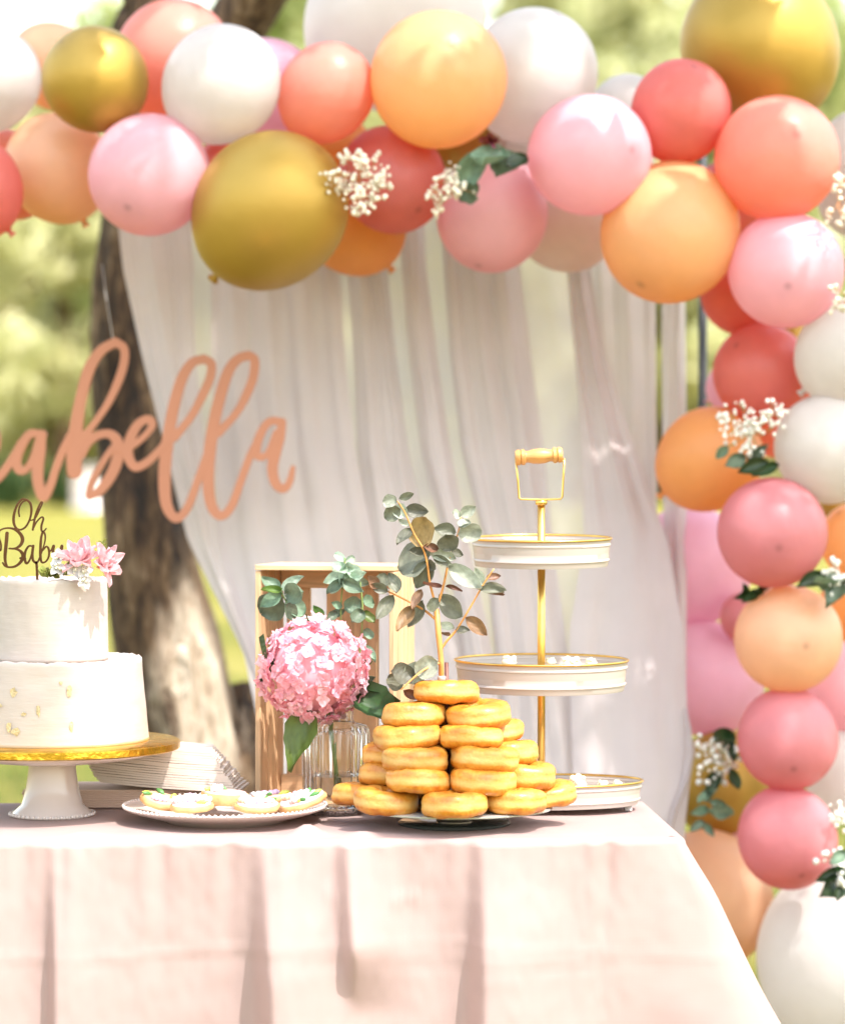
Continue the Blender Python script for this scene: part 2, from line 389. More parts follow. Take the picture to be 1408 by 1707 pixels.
def far_crown(seed, n=2600, s=.28):
    r = random.Random(seed); b = MB()
    for k in range(16):
        a = r.random() * 6.28; d = r.uniform(0, 2.2); z = r.uniform(-2.4, 3.0)
        clump(b, (d * math.cos(a), d * math.sin(a), z), (1.2, 1.2, .8), n // 16, s, r)
    return b.mesh('crown', smooth=False)
crowns = [far_crown(k) for k in (1, 2, 3)]
def trunk_mesh(seed):
    r = random.Random(seed)
    b = rough_tube([Vector((0, 0, -.2)), Vector((r.uniform(-.1, .1), 0, 1.5)), Vector((r.uniform(-.3, .3), 0, 3.5)), Vector((r.uniform(-.5, .5), 0, 6.5))], [.26, .2, .16, .06], 12)
    for k in range(4):
        a = r.random() * 6.28; z = r.uniform(2.2, 4.5)
        b.tube([Vector((0, 0, z)), Vector((math.cos(a) * .9, math.sin(a) * .9, z + .9)), Vector((math.cos(a) * 1.9, math.sin(a) * 1.9, z + 1.7))], [.09, .06, .02], 7)
    return b.mesh('trunk')
trunks = [trunk_mesh(k) for k in (4, 5, 6)]
far = [  # px, Y, scale, height of crown centre, material, label
    (-60, 52, 1.0, 4.6, M_foly, 'pale yellow-green tree at the far left edge of the lawn'),
    (106, 58, 1.15, 5.0, M_foly, 'pale sunlit tree far behind the letters of the name sign'),
    (210, 66, 1.2, 7.4, M_fol, 'sunlit tree far off, between the near trunk and the left lawn'),
    (420, 60, 1.1, 7.2, M_fol, 'bright green far tree above the pink and white balloons'),
    (560, 54, 1.0, 5.0, M_foly, 'yellowish far tree seen through the left folds of the curtain'),
    (720, 62, 1.2, 5.6, M_fol, 'green far tree seen through the middle of the sheer curtain'),
    (880, 70, 1.2, 8.6, M_foly, 'pale far tree showing above the white balloon at top centre'),
    (960, 55, 1.0, 4.6, M_foly, 'pale far tree seen through the right of the sheer curtain'),
    (1085, 64, 1.1, 8.2, M_foly, 'bright yellow-green far tree left of the big gold balloon'),
    (1160, 58, 1.1, 5.0, M_foly, 'pale yellow far tree seen beside the black backdrop pole'),
    (1340, 60, 1.2, 6.6, M_fol, 'green far tree behind the right balloon column'),
    (1490, 66, 1.2, 7.0, M_fol, 'green far tree at the right edge behind the balloons'),
    (-160, 44, .9, 6.8, M_foln, 'darker green far tree at the top left corner')]
def far_tree(k, px, Y, s, zc, mat, label, dark=False):
    x = (px - CX) / F * Y; T = thing('far_tree', (x, Y, 0), label, 'tree', 'trees beyond the lawn')
    Mt = Matrix.Translation((x, Y, 0)) @ Matrix.Rotation(k * 1.7, 4, 'Z')
    inst('trunk', trunks[k % 3], M_bark, T, Mt @ Matrix.Diagonal((s, s, zc / 4.6, 1)))
    inst('crown', crowns[k % 3], mat, T, Matrix.Translation((x, Y, zc)) @ Matrix.Rotation(k * 2.1, 4, 'Z') @ Matrix.Diagonal((s * .9, s * .9, s * 1.0, 1)))
for k, (px, Y, s_, zc, mt, lb) in enumerate(far): far_tree(k, px, Y * 1.85, s_ * 1.85, zc * 1.85, mt, lb)
def wood_edge():                                  # the far wood behind, one mass
    b = MB(); r = random.Random(77)
    for k in range(330):
        x = r.uniform(-60, 60); z = abs(r.gauss(0, 8.0)) + .5; clump(b, (x, 150 + r.uniform(-8, 16), z), (4.0, 2.6, 3.0), 80, .85, r)
    tag(b.build('far_wood', M_foly, smooth=False), 'pale sunlit wood blurred beyond the lawn', 'wood', kind='stuff')
wood_edge()
def shrub(px, Y, rx, rz, mat, label, seed):
    x = (px - CX) / F * Y; T = thing('shrub', (x, Y, 0), label, 'shrub', 'shrubs at the far edge of the lawn'); r = random.Random(seed); b = MB()
    for k in range(8): clump(b, (x + r.uniform(-.6, .6) * rx, Y + r.uniform(-.4, .4), rz * r.uniform(.4, 1.2)), (rx * .5, .5, rz * .5), 110, .17, r)
    b.build('foliage', mat, T, smooth=False)
    st = MB()
    for k in range(5): st.tube([(x + .05 * k - .1, Y, -.05), (x + r.uniform(-.4, .4) * rx, Y + .1, rz)], [.02, .008], 6)
    st.build('stem', M_bark, T)
shrub(15, 94, 0.95, 0.92, M_fold, 'dark green shrub low behind the left end of the name sign', 1)
shrub(85, 98, 0.73, 0.97, M_fold, 'dark shrub behind the lower loop of the first sign letters', 2)
shrub(172, 96, 0.84, 0.92, M_fold, 'dark green shrub just left of the near tree trunk', 3)
def white_box():
    Yb = 92.0; x = P(146, 800, Yb).x
    T = thing('utility_box', (x, Yb, 0), 'small white box standing among dark shrubs at the lawn edge', 'box')
    MB().box((x, Yb, .72), (.80, .5, 1.1), .04).build('cabinet', M_enamel, T)
    MB().box((x, Yb, 1.30), (.90, .6, .06), .015).build('lid', M_enamel, T)
    MB().box((x, Yb, .08), (.86, .56, .16), .01).build('plinth', M_steel, T)
white_box()

# ------------------------------------------------------------------ backdrop stand and curtain
def stand():
    Ys = 6.42; M_ = M_black
    xl, xr = P(-170, 0, Ys).x, P(1171, 0, Ys).x
    T = thing('backdrop_stand', (xr, Ys, 0), 'slim black metal backdrop stand, its right pole showing beside the balloons', 'stand')
    for x, nm in ((xl, 'post'), (xr, 'post')):
        p = MB().tube([(x, Ys, .01), (x, Ys, 2.10)], .0095, 12).build(nm, M_, T)
        MB().box((x, Ys, .006), (.36, .30, .010), .002).build('base_plate', M_, p)
        MB().lathe([(.0097, -.02), (.016, -.018), (.016, .018), (.0097, .02)], (x, Ys, 1.05), 16).build('clamp', M_, p)
    MB().tube([(xl - .02, Ys, 2.09), (xr + .02, Ys, 2.09)], .0095, 12).build('crossbar', M_, T)
stand()
def yc(py): return interp(py, [250, 850, 1300, 1800], [6.24, 6.06, 5.86, 5.74])
KY = [250, 330, 450, 600, 750, 900, 1060, 1300, 1500, 1780]
def panel(name, mat, L_, R_, off, T, nf=3, amp=.02, seed=0, ky=KY, curl=.02):
    b = MB(); v = []; f = []; nv, nu = 90, 40
    y0, y1 = ky[0], ky[-1]
    for j in range(nv + 1):
        py = y0 + (y1 - y0) * j / nv; l = interp(py, ky, L_); r_ = interp(py, ky, R_); wd = max(r_ - l, 3)
        for i in range(nu + 1):
            u = i / nu; px = l + wd * u
            px += 5 * noise.noise((u * 3 + seed * 7, py * .003, 1)) * math.sin(math.pi * u)
            fold = math.sin(u * nf * 6.283 + seed + .6 * noise.noise((u * 2, py * .004, seed)))
            fold2 = math.sin(u * nf * 2.7 * 6.283 + seed * 3)
            k = interp(py, [300, 600, 900, 1300], [1.0, .8, .5, .35])
            d = off - amp * .6 * k * fold - amp * .12 * k * fold2 + curl * (abs(2 * u - 1) ** 3) + .006 * noise.noise((u * 6, py * .01, seed))
            v.append(P(px, py, yc(py) + d))
    for j in range(nv):
        for i in range(nu): a = j * (nu + 1) + i; f.append((a, a + 1, a + nu + 2, a + nu + 1))
    return b.add(v, f).build(name, mat, T)
def curtain():
    T = thing('curtain', P(660, 1780, 5.8), 'sheer blush-grey curtain gathered in long folds behind the table', 'curtain')
    Lc = [182, 192, 205, 238, 276, 312, 392, 500, 560, 600]
    Rc = [985, 985, 985, 1012, 1058, 1112, 1140, 1150, 1128, 1120]
    panel('sheer_panel', M_sheer, [x + 4 for x in Lc], [x - 4 for x in Rc], .05, T, 9, .012, 1)
    gA = ([312, 316, 322, 326, 344, 372, 420, 480, 540, 580], [340, 345, 350, 353, 357, 366, 400, 450, 500, 540])
    gB = ([552, 556, 565, 576, 592, 622, 660, 700, 740, 770], [572, 574, 580, 590, 596, 612, 640, 680, 720, 750])
    gC = ([634, 640, 646, 661, 681, 713, 770, 810, 840, 860], [660, 664, 669, 683, 701, 739, 768, 800, 830, 850])
    gD = ([700, 705, 711, 729, 751, 781, 816, 850, 880, 900], [729, 733, 739, 751, 769, 806, 822, 845, 870, 890])
    gE = ([858, 862, 868, 886, 906, 921, 943, 970, 980, 990], [935, 938, 945, 958, 970, 973, 948, 955, 965, 975])
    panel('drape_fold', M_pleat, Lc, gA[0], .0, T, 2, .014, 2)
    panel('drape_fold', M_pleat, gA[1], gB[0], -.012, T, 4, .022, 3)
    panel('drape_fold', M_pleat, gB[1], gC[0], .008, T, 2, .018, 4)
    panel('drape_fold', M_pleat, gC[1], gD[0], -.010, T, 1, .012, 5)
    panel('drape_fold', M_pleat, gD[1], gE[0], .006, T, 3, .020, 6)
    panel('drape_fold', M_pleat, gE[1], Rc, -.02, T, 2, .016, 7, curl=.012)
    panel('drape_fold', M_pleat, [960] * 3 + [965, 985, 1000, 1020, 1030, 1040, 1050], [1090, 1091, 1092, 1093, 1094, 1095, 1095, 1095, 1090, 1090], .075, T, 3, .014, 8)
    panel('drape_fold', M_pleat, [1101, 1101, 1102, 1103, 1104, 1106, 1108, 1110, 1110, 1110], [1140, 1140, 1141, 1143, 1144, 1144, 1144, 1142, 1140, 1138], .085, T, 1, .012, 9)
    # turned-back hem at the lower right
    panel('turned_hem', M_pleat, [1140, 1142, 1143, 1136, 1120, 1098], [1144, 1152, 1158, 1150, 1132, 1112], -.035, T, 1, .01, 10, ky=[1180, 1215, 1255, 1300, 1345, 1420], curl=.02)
curtain()

# ------------------------------------------------------------------ flat cut-out lettering
def outline(strokes, origin, res, pad=14):
    """strokes: lists of (x, y, width) in photo pixels; returns closed loops of the union's outline."""
    pts = []
    for s in strokes:
        c = crom(s, 14); pts += [(a, b) for a, b in zip(c[:-1], c[1:])]
    A = np.array([[a[0], a[1], a[2] / 2, b[0], b[1], b[2] / 2] for a, b in pts])
    x0, x1 = min(A[:, 0].min(), A[:, 3].min()) - pad, max(A[:, 0].max(), A[:, 3].max()) + pad
    y0, y1 = min(A[:, 1].min(), A[:, 4].min()) - pad, max(A[:, 1].max(), A[:, 4].max()) + pad
    xs = np.arange(x0, x1, res); ys = np.arange(y0, y1, res); X, Y = np.meshgrid(xs, ys); D = np.full(X.shape, 1e9)
    for ax, ay, ar, bx, by, br in A:
        dx, dy = bx - ax, by - ay; l2 = dx * dx + dy * dy + 1e-9
        t = np.clip(((X - ax) * dx + (Y - ay) * dy) / l2, 0, 1)
        d = np.hypot(X - ax - t * dx, Y - ay - t * dy) - (ar + (br - ar) * t); D = np.minimum(D, d)
    seg = {}
    def ip(i, j, i2, j2):
        a, b = D[j, i], D[j2, i2]; t = a / (a - b); return (xs[i] + (xs[i2] - xs[i]) * t, ys[j] + (ys[j2] - ys[j]) * t)
    nxt = {}; pos = {}
    ny, nx = D.shape
    ins = D < 0
    cell = ins[:-1, :-1].astype(int) + ins[:-1, 1:] * 2 + ins[1:, 1:] * 4 + ins[1:, :-1] * 8
    E = {0: lambda i, j: ('h', i, j), 1: lambda i, j: ('v', i + 1, j), 2: lambda i, j: ('h', i, j + 1), 3: lambda i, j: ('v', i, j)}
    tab = {1: [(3, 0)], 2: [(0, 1)], 3: [(3, 1)], 4: [(1, 2)], 5: [(3, 0), (1, 2)], 6: [(0, 2)], 7: [(3, 2)], 8: [(2, 3)], 9: [(2, 0)], 10: [(0, 1), (2, 3)], 11: [(2, 1)], 12: [(1, 3)], 13: [(1, 0)], 14: [(0, 3)]}
    for j, i in zip(*np.nonzero((cell > 0) & (cell < 15))):
        for a, b in tab[int(cell[j, i])]:
            ea, eb = E[a](i, j), E[b](i, j)
            for e in (ea, eb):
                if e not in pos: pos[e] = ip(e[1], e[2], e[1] + (e[0] == 'h'), e[2] + (e[0] == 'v'))
            nxt[ea] = eb
    loops = []
    while nxt:
        st = next(iter(nxt)); cur = st; lp = []
        while cur in nxt: lp.append(pos[cur]); cur = nxt.pop(cur)
        if len(lp) > 8: loops.append(lp[::2])
    return loops
def cutout(name, strokes, Y, thick, mat, parent, res=.9, dy=0, bev=.0006):
    cu = bpy.data.curves.new(name, 'CURVE'); cu.dimensions = '2D'; cu.fill_mode = 'BOTH'; cu.extrude = thick / 2; cu.bevel_depth = bev; cu.bevel_resolution = 1
    for lp in outline(strokes, None, res):
        sp = cu.splines.new('POLY'); sp.points.add(len(lp) - 1); sp.use_cyclic_u = True
        for k, (x, y) in enumerate(lp):
            p = P(x, y, Y); sp.points[k].co = (p.x, p.z, 0, 1)
    tmp = bpy.data.objects.new('tmp', cu); C.objects.link(tmp)
    dg = bpy.context.evaluated_depsgraph_get(); me = bpy.data.meshes.new_from_object(tmp.evaluated_get(dg)); bpy.data.objects.remove(tmp)
    me.name = name; me.transform(Matrix.Rotation(R(90), 4, 'X')); me.materials.clear()
    return inst(name, me, mat, parent, Matrix.Translation((0, Y + dy, 0)))
def st(pts, w):
    if not hasattr(w, '__len__'): w = [w] * len(pts)
    return [(x, y, k) for (x, y), k in zip(pts, w)]

def name_sign():
    Y = 5.93
    T = thing('name_sign', P(250, 880, Y), 'copper-coloured script name sign hanging before the curtain and tree', 'sign')
    L = {}
    L['letter_s'] = [st([(-70, 790), (-40, 782), (-12, 756), (-6, 732), (-14, 712), (-30, 704), (-44, 716)], 14)]
    L['letter_a'] = [st([(-40, 812), (-10, 803), (8, 784), (26, 757), (36, 738)], [12, 12, 13, 13, 12]),
                     st([(72, 725), (52, 723), (39, 738), (28, 764), (31, 783), (43, 783), (55, 765), (65, 735)], [12, 13, 14, 15, 13, 11, 11, 12]),
                     st([(69, 724), (67, 750), (63, 780), (64, 806), (72, 829), (83, 812), (92, 785), (103, 755), (117, 728)], [14, 17, 18, 17, 15, 13, 12, 12, 13])]
    b_ = [st([(192, 570), (168, 585), (149, 614), (136, 660), (128, 705), (124, 750), (124, 786)], [14, 16, 18, 18, 21, 25, 24]),
          st([(192, 570), (206, 580), (207, 602), (198, 633), (180, 672), (160, 702), (140, 728)], [14, 13, 13, 13, 11, 10, 12]),
          st([(133, 756), (146, 736), (165, 725), (184, 724), (196, 738), (196, 764), (184, 794), (166, 818), (150, 828)], [20, 17, 13, 14, 17, 18, 17, 15, 11]),
          st([(148, 826), (152, 806), (168, 776), (184, 752), (194, 742)], [11, 10, 10, 10, 12])]
    L['letter_b'] = b_
    L['letter_e'] = [st([(192, 748), (208, 748), (228, 738), (247, 720), (254, 706), (246, 699), (231, 707), (218, 729), (213, 756), (224, 778), (243, 772), (262, 755), (277, 738)],
                        [12, 10, 10, 10, 12, 13, 14, 16, 16, 14, 13, 12, 12])]
    L['letter_l'] = [st([(340, 598), (320, 605), (303, 632), (289, 680), (279, 739), (274, 798), (278, 843), (294, 864), (313, 845), (330, 800), (347, 752)], [14, 15, 17, 18, 19, 19, 17, 14, 13, 12, 12]),
                     st([(340, 598), (352, 607), (350, 630), (338, 658), (318, 695), (290, 730)], [14, 14, 14, 14, 12, 13])]
    L['letter_l.'] = [st([(414, 592), (397, 598), (381, 618), (367, 660), (354, 719), (347, 785), (351, 838), (367, 860), (385, 845), (402, 800), (416, 762), (430, 735)], [14, 15, 17, 18, 19, 19, 17, 14, 13, 12, 12, 13]),
                      st([(414, 592), (424, 600), (422, 628), (412, 655), (394, 688), (364, 722)], [14, 14, 14, 14, 12, 13])]
    L['letter_a.'] = [st([(470, 703), (452, 702), (439, 714), (429, 738), (428, 758), (438, 762), (449, 752), (461, 722)], [12, 13, 13, 14, 13, 11, 11, 12]),
                      st([(470, 704), (466, 730), (459, 755), (454, 782), (460, 807), (473, 815), (483, 802), (488, 780)], [13, 16, 17, 17, 15, 13, 11, 8])]
    for k, (nm, ss) in enumerate(L.items()): cutout(nm.strip('.'), ss, Y, .009, M_sign, T, dy=(k % 3) * .0005)
    MB().tube([P(188, 565, Y), P(176, 490, Y + .1), P(170, 440, Y + .12)], .0008, 6).build('string', mat_basic('clear_line', (.5, .48, .45), .3), T)
    MB().tube([P(415, 588, Y), P(420, 500, Y + .02), P(424, 430, Y + .04)], .0008, 6).build('string', bpy.data.materials['clear_line'], T)
name_sign()

# ------------------------------------------------------------------ balloons
def balloon_mesh():
    prof = []; n = 40
    for k in range(n + 1):
        a = math.pi * k / n; r = math.sin(a); z = math.cos(a)
        if z < 0: z *= 1.10; r *= 1 - .05 * (1 - math.sin(a)) 
        prof.append((max(r, .0), z))
    prof = [(max(r, .045) if z < 0 else max(r, .0008), z) for r, z in prof]; prof[-1] = (.045, -1.12)
    return MB().lathe(prof, (0, 0, 0), 56).mesh('balloon')
B_ME = balloon_mesh()
K_ME = MB().lathe([(.04, -1.10), (.06, -1.12), (.065, -1.145), (.04, -1.165), (.05, -1.19), (.085, -1.235), (.088, -1.24), (.07, -1.235), (.03, -1.18)], (0, 0, 0), 20).mesh('knot')
def balloon(px, py, r, Y, col, label, dot=None, grp='balloons of the garland arch', k=[0]):
    k[0] += 1; q = random.Random(k[0] * 13)
    c = P(px, py, Y); rad = PXR(r, Y)
    if dot is None: d = Vector((q.choice((-1, 1)) * q.uniform(.3, .9), q.uniform(-.45, -.2), q.uniform(.4, .9))).normalized()
    else:
        ox, oy = dot[0] / r, dot[1] / r; d = Vector((ox, -math.sqrt(max(.02, 1 - ox * ox - oy * oy)), -oy))
    M = Matrix.Translation(c) @ d.to_track_quat('Z', 'Y').to_matrix().to_4x4() @ Matrix.Rotation(q.random() * 6, 4, 'Z') @ Matrix.Diagonal((rad, rad, rad * q.uniform(.99, 1.07), 1))
    o = inst('balloon', B_ME, BM[col], None, M); tag(o, label, 'balloon', grp)
    inst('knot', K_ME, BM[col], o, M)
f_, m_, b__ = 5.74, 5.90, 6.06
BL = [
 (-14, 132, 82, m_, 'white', 'white balloon cut by the left edge near the top'),
 (86, 108, 70, b__, 'palepeach', 'pale peach balloon peeking out behind the small gold balloon'),
 (157, 130, 88, f_, 'gold', 'small gold metallic balloon at the upper left'),
 (290, 98, 99, m_ + .06, 'coral', 'large coral balloon at top left, behind the white one'),
 (370, 138, 97, f_, 'white', 'white balloon between the coral and the orange-coral balloons, upper left'),
 (95, 277, 88, m_ + .02, 'palepeach', 'pale peach balloon hanging below the small gold balloon'),
 (-52, 310, 86, f_, 'red', 'coral-red balloon cut by the left edge'),
 (12, 290, 74, b__, 'coral', 'coral balloon mostly hidden at the left edge behind pale peach'),
 (248, 292, 101, f_ - .02, 'pink', 'pink balloon with a bright sun patch, left of the big gold one', (-28, 60)),
 (382, 275, 52, b__, 'red', 'small coral-red balloon sliver between pink and big gold'),
 (446, 150, 86, b__, 'orchid', 'orchid pink balloon half hidden behind the upper left white balloon'),
 (545, 152, 79, f_ + .02, 'coral', 'bright orange-coral balloon left of the large peach balloon'),
 (660, 27, 146, b__ + .03, 'white', 'very large white balloon at the top centre'),
 (731, 131, 114, f_ - .02, 'peach', 'large peach balloon at top centre in front of the white', (21, -43)),
 (888, 122, 108, m_, 'white', 'white balloon right of the large peach balloon'),
 (452, 348, 127, f_ - .06, 'gold', 'biggest gold metallic balloon hanging over the curtain'),
 (586, 366, 87, b__, 'orange', 'orange balloon tucked behind the biggest gold balloon'),
 (655, 300, 88, m_ - .04, 'red', 'red-coral balloon beside the dried blossoms, centre of the garland', (40, 52)),
 (772, 218, 64, b__, 'gold', 'gold balloon sliver under the large peach balloon'),
 (820, 358, 92, m_ - .02, 'pink', 'pink balloon hanging lowest below the eucalyptus leaves', (-22, 82)),
 (940, 368, 83, b__, 'blush', 'blush white balloon behind the lower pink balloon'),
 (984, 258, 101, f_ - .04, 'pink', 'pale pink balloon right of centre with a side tip', (63, -1)),
 (1043, 184, 60, b__, 'white', 'small bluish white balloon behind the pale pink one'),
 (1135, 183, 83, f_, 'red', 'coral-red balloon below left of the big upper right gold', (17, -63)),
 (1264, 75, 130, m_, 'gold', 'big gold metallic balloon at the upper right'),
 (1295, 263, 104, f_ - .04, 'coral', 'coral balloon under the big upper right gold balloon', (20, -28)),
 (1116, 389, 115, f_, 'peach', 'large peach balloon at the inner bend of the arch', (-51, 86)),
 (1212, 330, 62, b__, 'red', 'dark red balloon in the gap between coral and large peach'),
 (1310, 450, 97, f_ - .02, 'pink', 'glossy pink balloon at the right, below the coral one', (-8, 32)),
 (1236, 490, 68, m_ + .06, 'red', 'red balloon half hidden behind the glossy pink one by the pole'),
 (1270, 622, 82, m_, 'red', 'coral-red balloon on the right column above the white blossoms', (-48, -44)),
 (1418, 585, 88, f_, 'white', 'white balloon cut by the right edge, beside coral-red'),
 (1350, 625, 44, b__, 'red', 'small red balloon sliver between two white right balloons'),
 (1322, 568, 46, b__, 'gold', 'small gold sliver above the right white balloon'),
 (1442, 262, 78, m_ + .04, 'white', 'bluish white balloon cut by the right edge, beside coral'),
 (1428, 330, 66, b__, 'white', 'white balloon sliver under the right edge blossoms'),
 (1185, 764, 86, m_ + .04, 'orange', 'orange balloon beside the white blossom sprig, right column'),
 (1378, 745, 88, f_, 'white', 'white balloon at the right with blossoms on its left'),
 (1226, 642, 46, b__ + .08, 'orchid', 'small orchid balloon behind the black pole'),
 (1288, 705, 54, b__, 'coral', 'small coral balloon behind the white blossom sprig'),
 (1287, 888, 92, f_ - .04, 'rose', 'dusty rose balloon in the middle of the right column', (0, 22)),
 (1152, 940, 96, 6.24, 'orchid', 'upper orchid pink balloon behind the curtain edge'),
 (1412, 850, 50, b__, 'gold', 'gold sliver at the right edge under the white balloon'),
 (1430, 902, 64, m_, 'peach', 'peach balloon cut by the right edge beside dusty rose'),
 (1242, 1030, 42, b__ + .06, 'rose', 'small rose balloon behind the dark leaves, right column'),
 (1314, 1065, 90, f_, 'palepeach', 'pale peach balloon between two dusty rose ones, right column', (18, 7)),
 (1418, 1012, 54, b__, 'orange', 'orange balloon sliver at the right edge behind pale peach'),
 (1172, 1130, 96, 6.22, 'orchid', 'lower orchid pink balloon behind the curtain edge'),
 (1415, 1145, 76, m_ + .04, 'pink', 'pink balloon cut by the right edge beside pale peach'),
 (1313, 1233, 84, f_, 'rose', 'dusty rose balloon with centred tip, above the lowest rose one', (0, 40)),
 (1212, 1312, 92, 6.16, 'gold', 'gold balloon low behind the curtain hem and eucalyptus'),
 (1422, 1292, 80, m_ + .04, 'white', 'white balloon cut by the right edge between rose balloons'),
 (1313, 1398, 83, f_ - .01, 'rose', 'lowest dusty rose balloon beside the table corner', (14, 50)),
 (1180, 1494, 107, 6.06, 'palepeach', 'pale peach balloon half hidden behind the tablecloth corner'),
 (1434, 1600, 172, 5.92, 'white', 'huge white balloon at the bottom right corner'),
 (1238, 1392, 34, b__ + .06, 'pink', 'tiny pink sliver between gold and lowest rose balloons'),
 (862, 250, 42, b__ + .02, 'white', 'small white sliver behind the eucalyptus leaves'),
 (572, 240, 46, b__, 'orange', 'small orange sliver between orange-coral and biggest gold'),
]
for a in BL: balloon(*a)

# ------------------------------------------------------------------ sprigs
def leaf_mesh(kind, seed=0):
    """unit leaf along +Y, 1 long and 1 wide, slightly cupped"""
    r = random.Random(seed); nu, nv = 6, 9; v = []; f = []
    bend = r.uniform(-.6, .6); cup = r.uniform(.1, .45); tw = r.uniform(-.6, .6)
    for j in range(nv + 1):
        t = j / nv
        if kind == 'round': wv_ = math.sqrt(max(0, 1 - (2 * t - 1) ** 2)) * .5 * (1 + .06 * math.sin(t * 9 + seed))
        elif kind == 'oval': wv_ = (math.sin(math.pi * t ** .85) ** .75) * .5
        elif kind == 'petal': wv_ = (math.sin(math.pi * min(1, t ** 1.25)) ** .6) * .5 if t < .999 else .0
        else: wv_ = (math.sin(math.pi * t ** .7)) * .5 * (1 - .25 * t)
        for i in range(nu + 1):
            u = 2 * i / nu - 1; x = u * max(wv_, .012)
            if kind == 'serrated' and abs(u) > .99: x *= 1 + .09 * (j % 2)
            z = cup * u * u * .5 + bend * (t - .0) ** 2 * .5 + tw * x * t
            v.append((x, t, z))
    for j in range(nv):
        for i in range(nu): a = j * (nu + 1) + i; f.append((a, a + 1, a + nu + 2, a + nu + 1))
    return MB().add(v, f).mesh('leaf')
LM = {k: [leaf_mesh(k, s) for s in range(4)] for k in ('round', 'oval', 'petal', 'serrated')}
def leaf(parent, base, tip, wfrac, kind, mat, facing=None, name='leaf', k=[0]):
    k[0] += 1; q = random.Random(k[0] * 5 + 1)
    base, tip = Vector(base), Vector(tip); d = tip - base; ln = d.length * 1.12; y = d.normalized()
    n = Vector(facing) if facing is not None else Vector((q.uniform(-.6, .6), -1, q.uniform(-.2, .7)))
    z = (n - y * n.dot(y)).normalized(); x = y.cross(z)
    M = Matrix((( x.x, y.x, z.x, base.x), (x.y, y.y, z.y, base.y), (x.z, y.z, z.z, base.z), (0, 0, 0, 1))) @ Matrix.Diagonal((ln * wfrac, ln, ln, 1))
    return inst(name, LM[kind][k[0] % 4], mat, parent, M)

def blossom_sprig(px, py, rx, ry, Y, n, label, dried=False, leaves=(), seed=0, bsz=4.2):
    T = thing('blossom_sprig', P(px, py + ry * .5, Y), label, 'flowers', 'blossom sprigs tucked in the garland'); r = random.Random(seed)
    b = MB(); s = MB(); c0 = P(px, py, Y + .06)
    tips = []
    for k in range(max(5, n // 9)):
        a = r.random() * 6.28; d = math.sqrt(r.random()) * r.uniform(.75, 1.1); tips.append((px + rx * .9 * d * math.cos(a), py + ry * .9 * d * math.sin(a), r.uniform(-.04, .04)))
    for tx, ty, tz in tips:
        e = P(tx, ty, Y + tz); mid = (c0 + e) / 2 + Vector((r.uniform(-.012, .012), -.015, r.uniform(-.012, .012)))
        s.tube([c0, mid, e], .0007, 4, False)
        for j in range(int(9 * r.uniform(.6, 1.4))):
            p = P(tx + r.gauss(0, 9), ty + r.gauss(0, 8), Y + tz + r.gauss(0, .012)); rr = PXR(bsz * r.uniform(.5, 1.15), Y)
            i0 = len(b.v); b.ball(p, rr, 6, 4)
            for i in range(i0, len(b.v)):
                q = (Vector(b.v[i]) - p) * r.uniform(.7, 1.3); b.v[i] = tuple(p + q)
            if j % 2 == 0: s.tube([mid.lerp(e, .8), p], .0005, 4, False)
    tag(b.build('blossoms', M_bb if dried else M_bbw, T), kind='stuff')
    tag(s.build('stems', M_stem if dried else M_greenstem, T), kind='stuff')
    for (x0, y0, x1, y1, wf, mt) in leaves:
        leaf(T, P(x0, y0, Y + r.uniform(-.03, .02)), P(x1, y1, Y + r.uniform(-.05, .01)), wf, 'round' if wf > .6 else 'oval', mt)
blossom_sprig(590, 298, 62, 50, 5.60, 210, 'dense dried cream blossom cluster between big gold and red-coral balloons', True, seed=1, bsz=4.6)
blossom_sprig(748, 322, 24, 46, 5.66, 100, 'narrow dried cream blossom cluster beside the lowest pink balloon', True, seed=2, bsz=4.2,
              leaves=[(800, 262, 770, 300, .7, M_eucg), (830, 255, 800, 290, .75, M_eucg), (855, 258, 830, 285, .8, M_eucg), (878, 262, 848, 282, .8, M_dark), (790, 300, 770, 332, .8, M_eucg), (770, 310, 800, 330, .8, M_eucg)])
MB_r = MB()
def red_bloom():
    T = thing('dried_flower', P(820, 245, 5.66), 'small dried red-brown flower above the eucalyptus leaves', 'flower')
    mt = mat_leaf('dried_red_petal', (.22, .03, .03), .2); r = random.Random(4); c = P(818, 236, 5.66)
    for k in range(14):
        a = r.random() * 6.28; d = Vector((math.cos(a), -r.uniform(.2, 1.2), math.sin(a))).normalized() * PXR(r.uniform(10, 20), 5.66)
        leaf(T, c, c + d, .6, 'petal', mt, facing=(r.uniform(-1, 1), -1, r.uniform(-1, 1)), name='petal')
red_bloom()
G = M_eucg; D_ = M_dark
blossom_sprig(1250, 722, 62, 52, 5.68, 150, 'airy white blossom sprig over the orange and coral-red balloons', seed=3,
              leaves=[(1215, 745, 1195, 762, .6, G), (1240, 760, 1205, 775, .5, G), (1280, 770, 1235, 785, .5, D_), (1300, 775, 1262, 795, .5, D_), (1250, 770, 1275, 745, .5, G)])
blossom_sprig(1385, 962, 24, 34, 5.66, 46, 'small white blossom sprig at the right edge below dusty rose', seed=4,
              leaves=[(1400, 970, 1350, 985, .4, G), (1370, 960, 1335, 975, .45, D_), (1385, 985, 1360, 960, .5, G), (1408, 975, 1380, 1000, .5, G)])
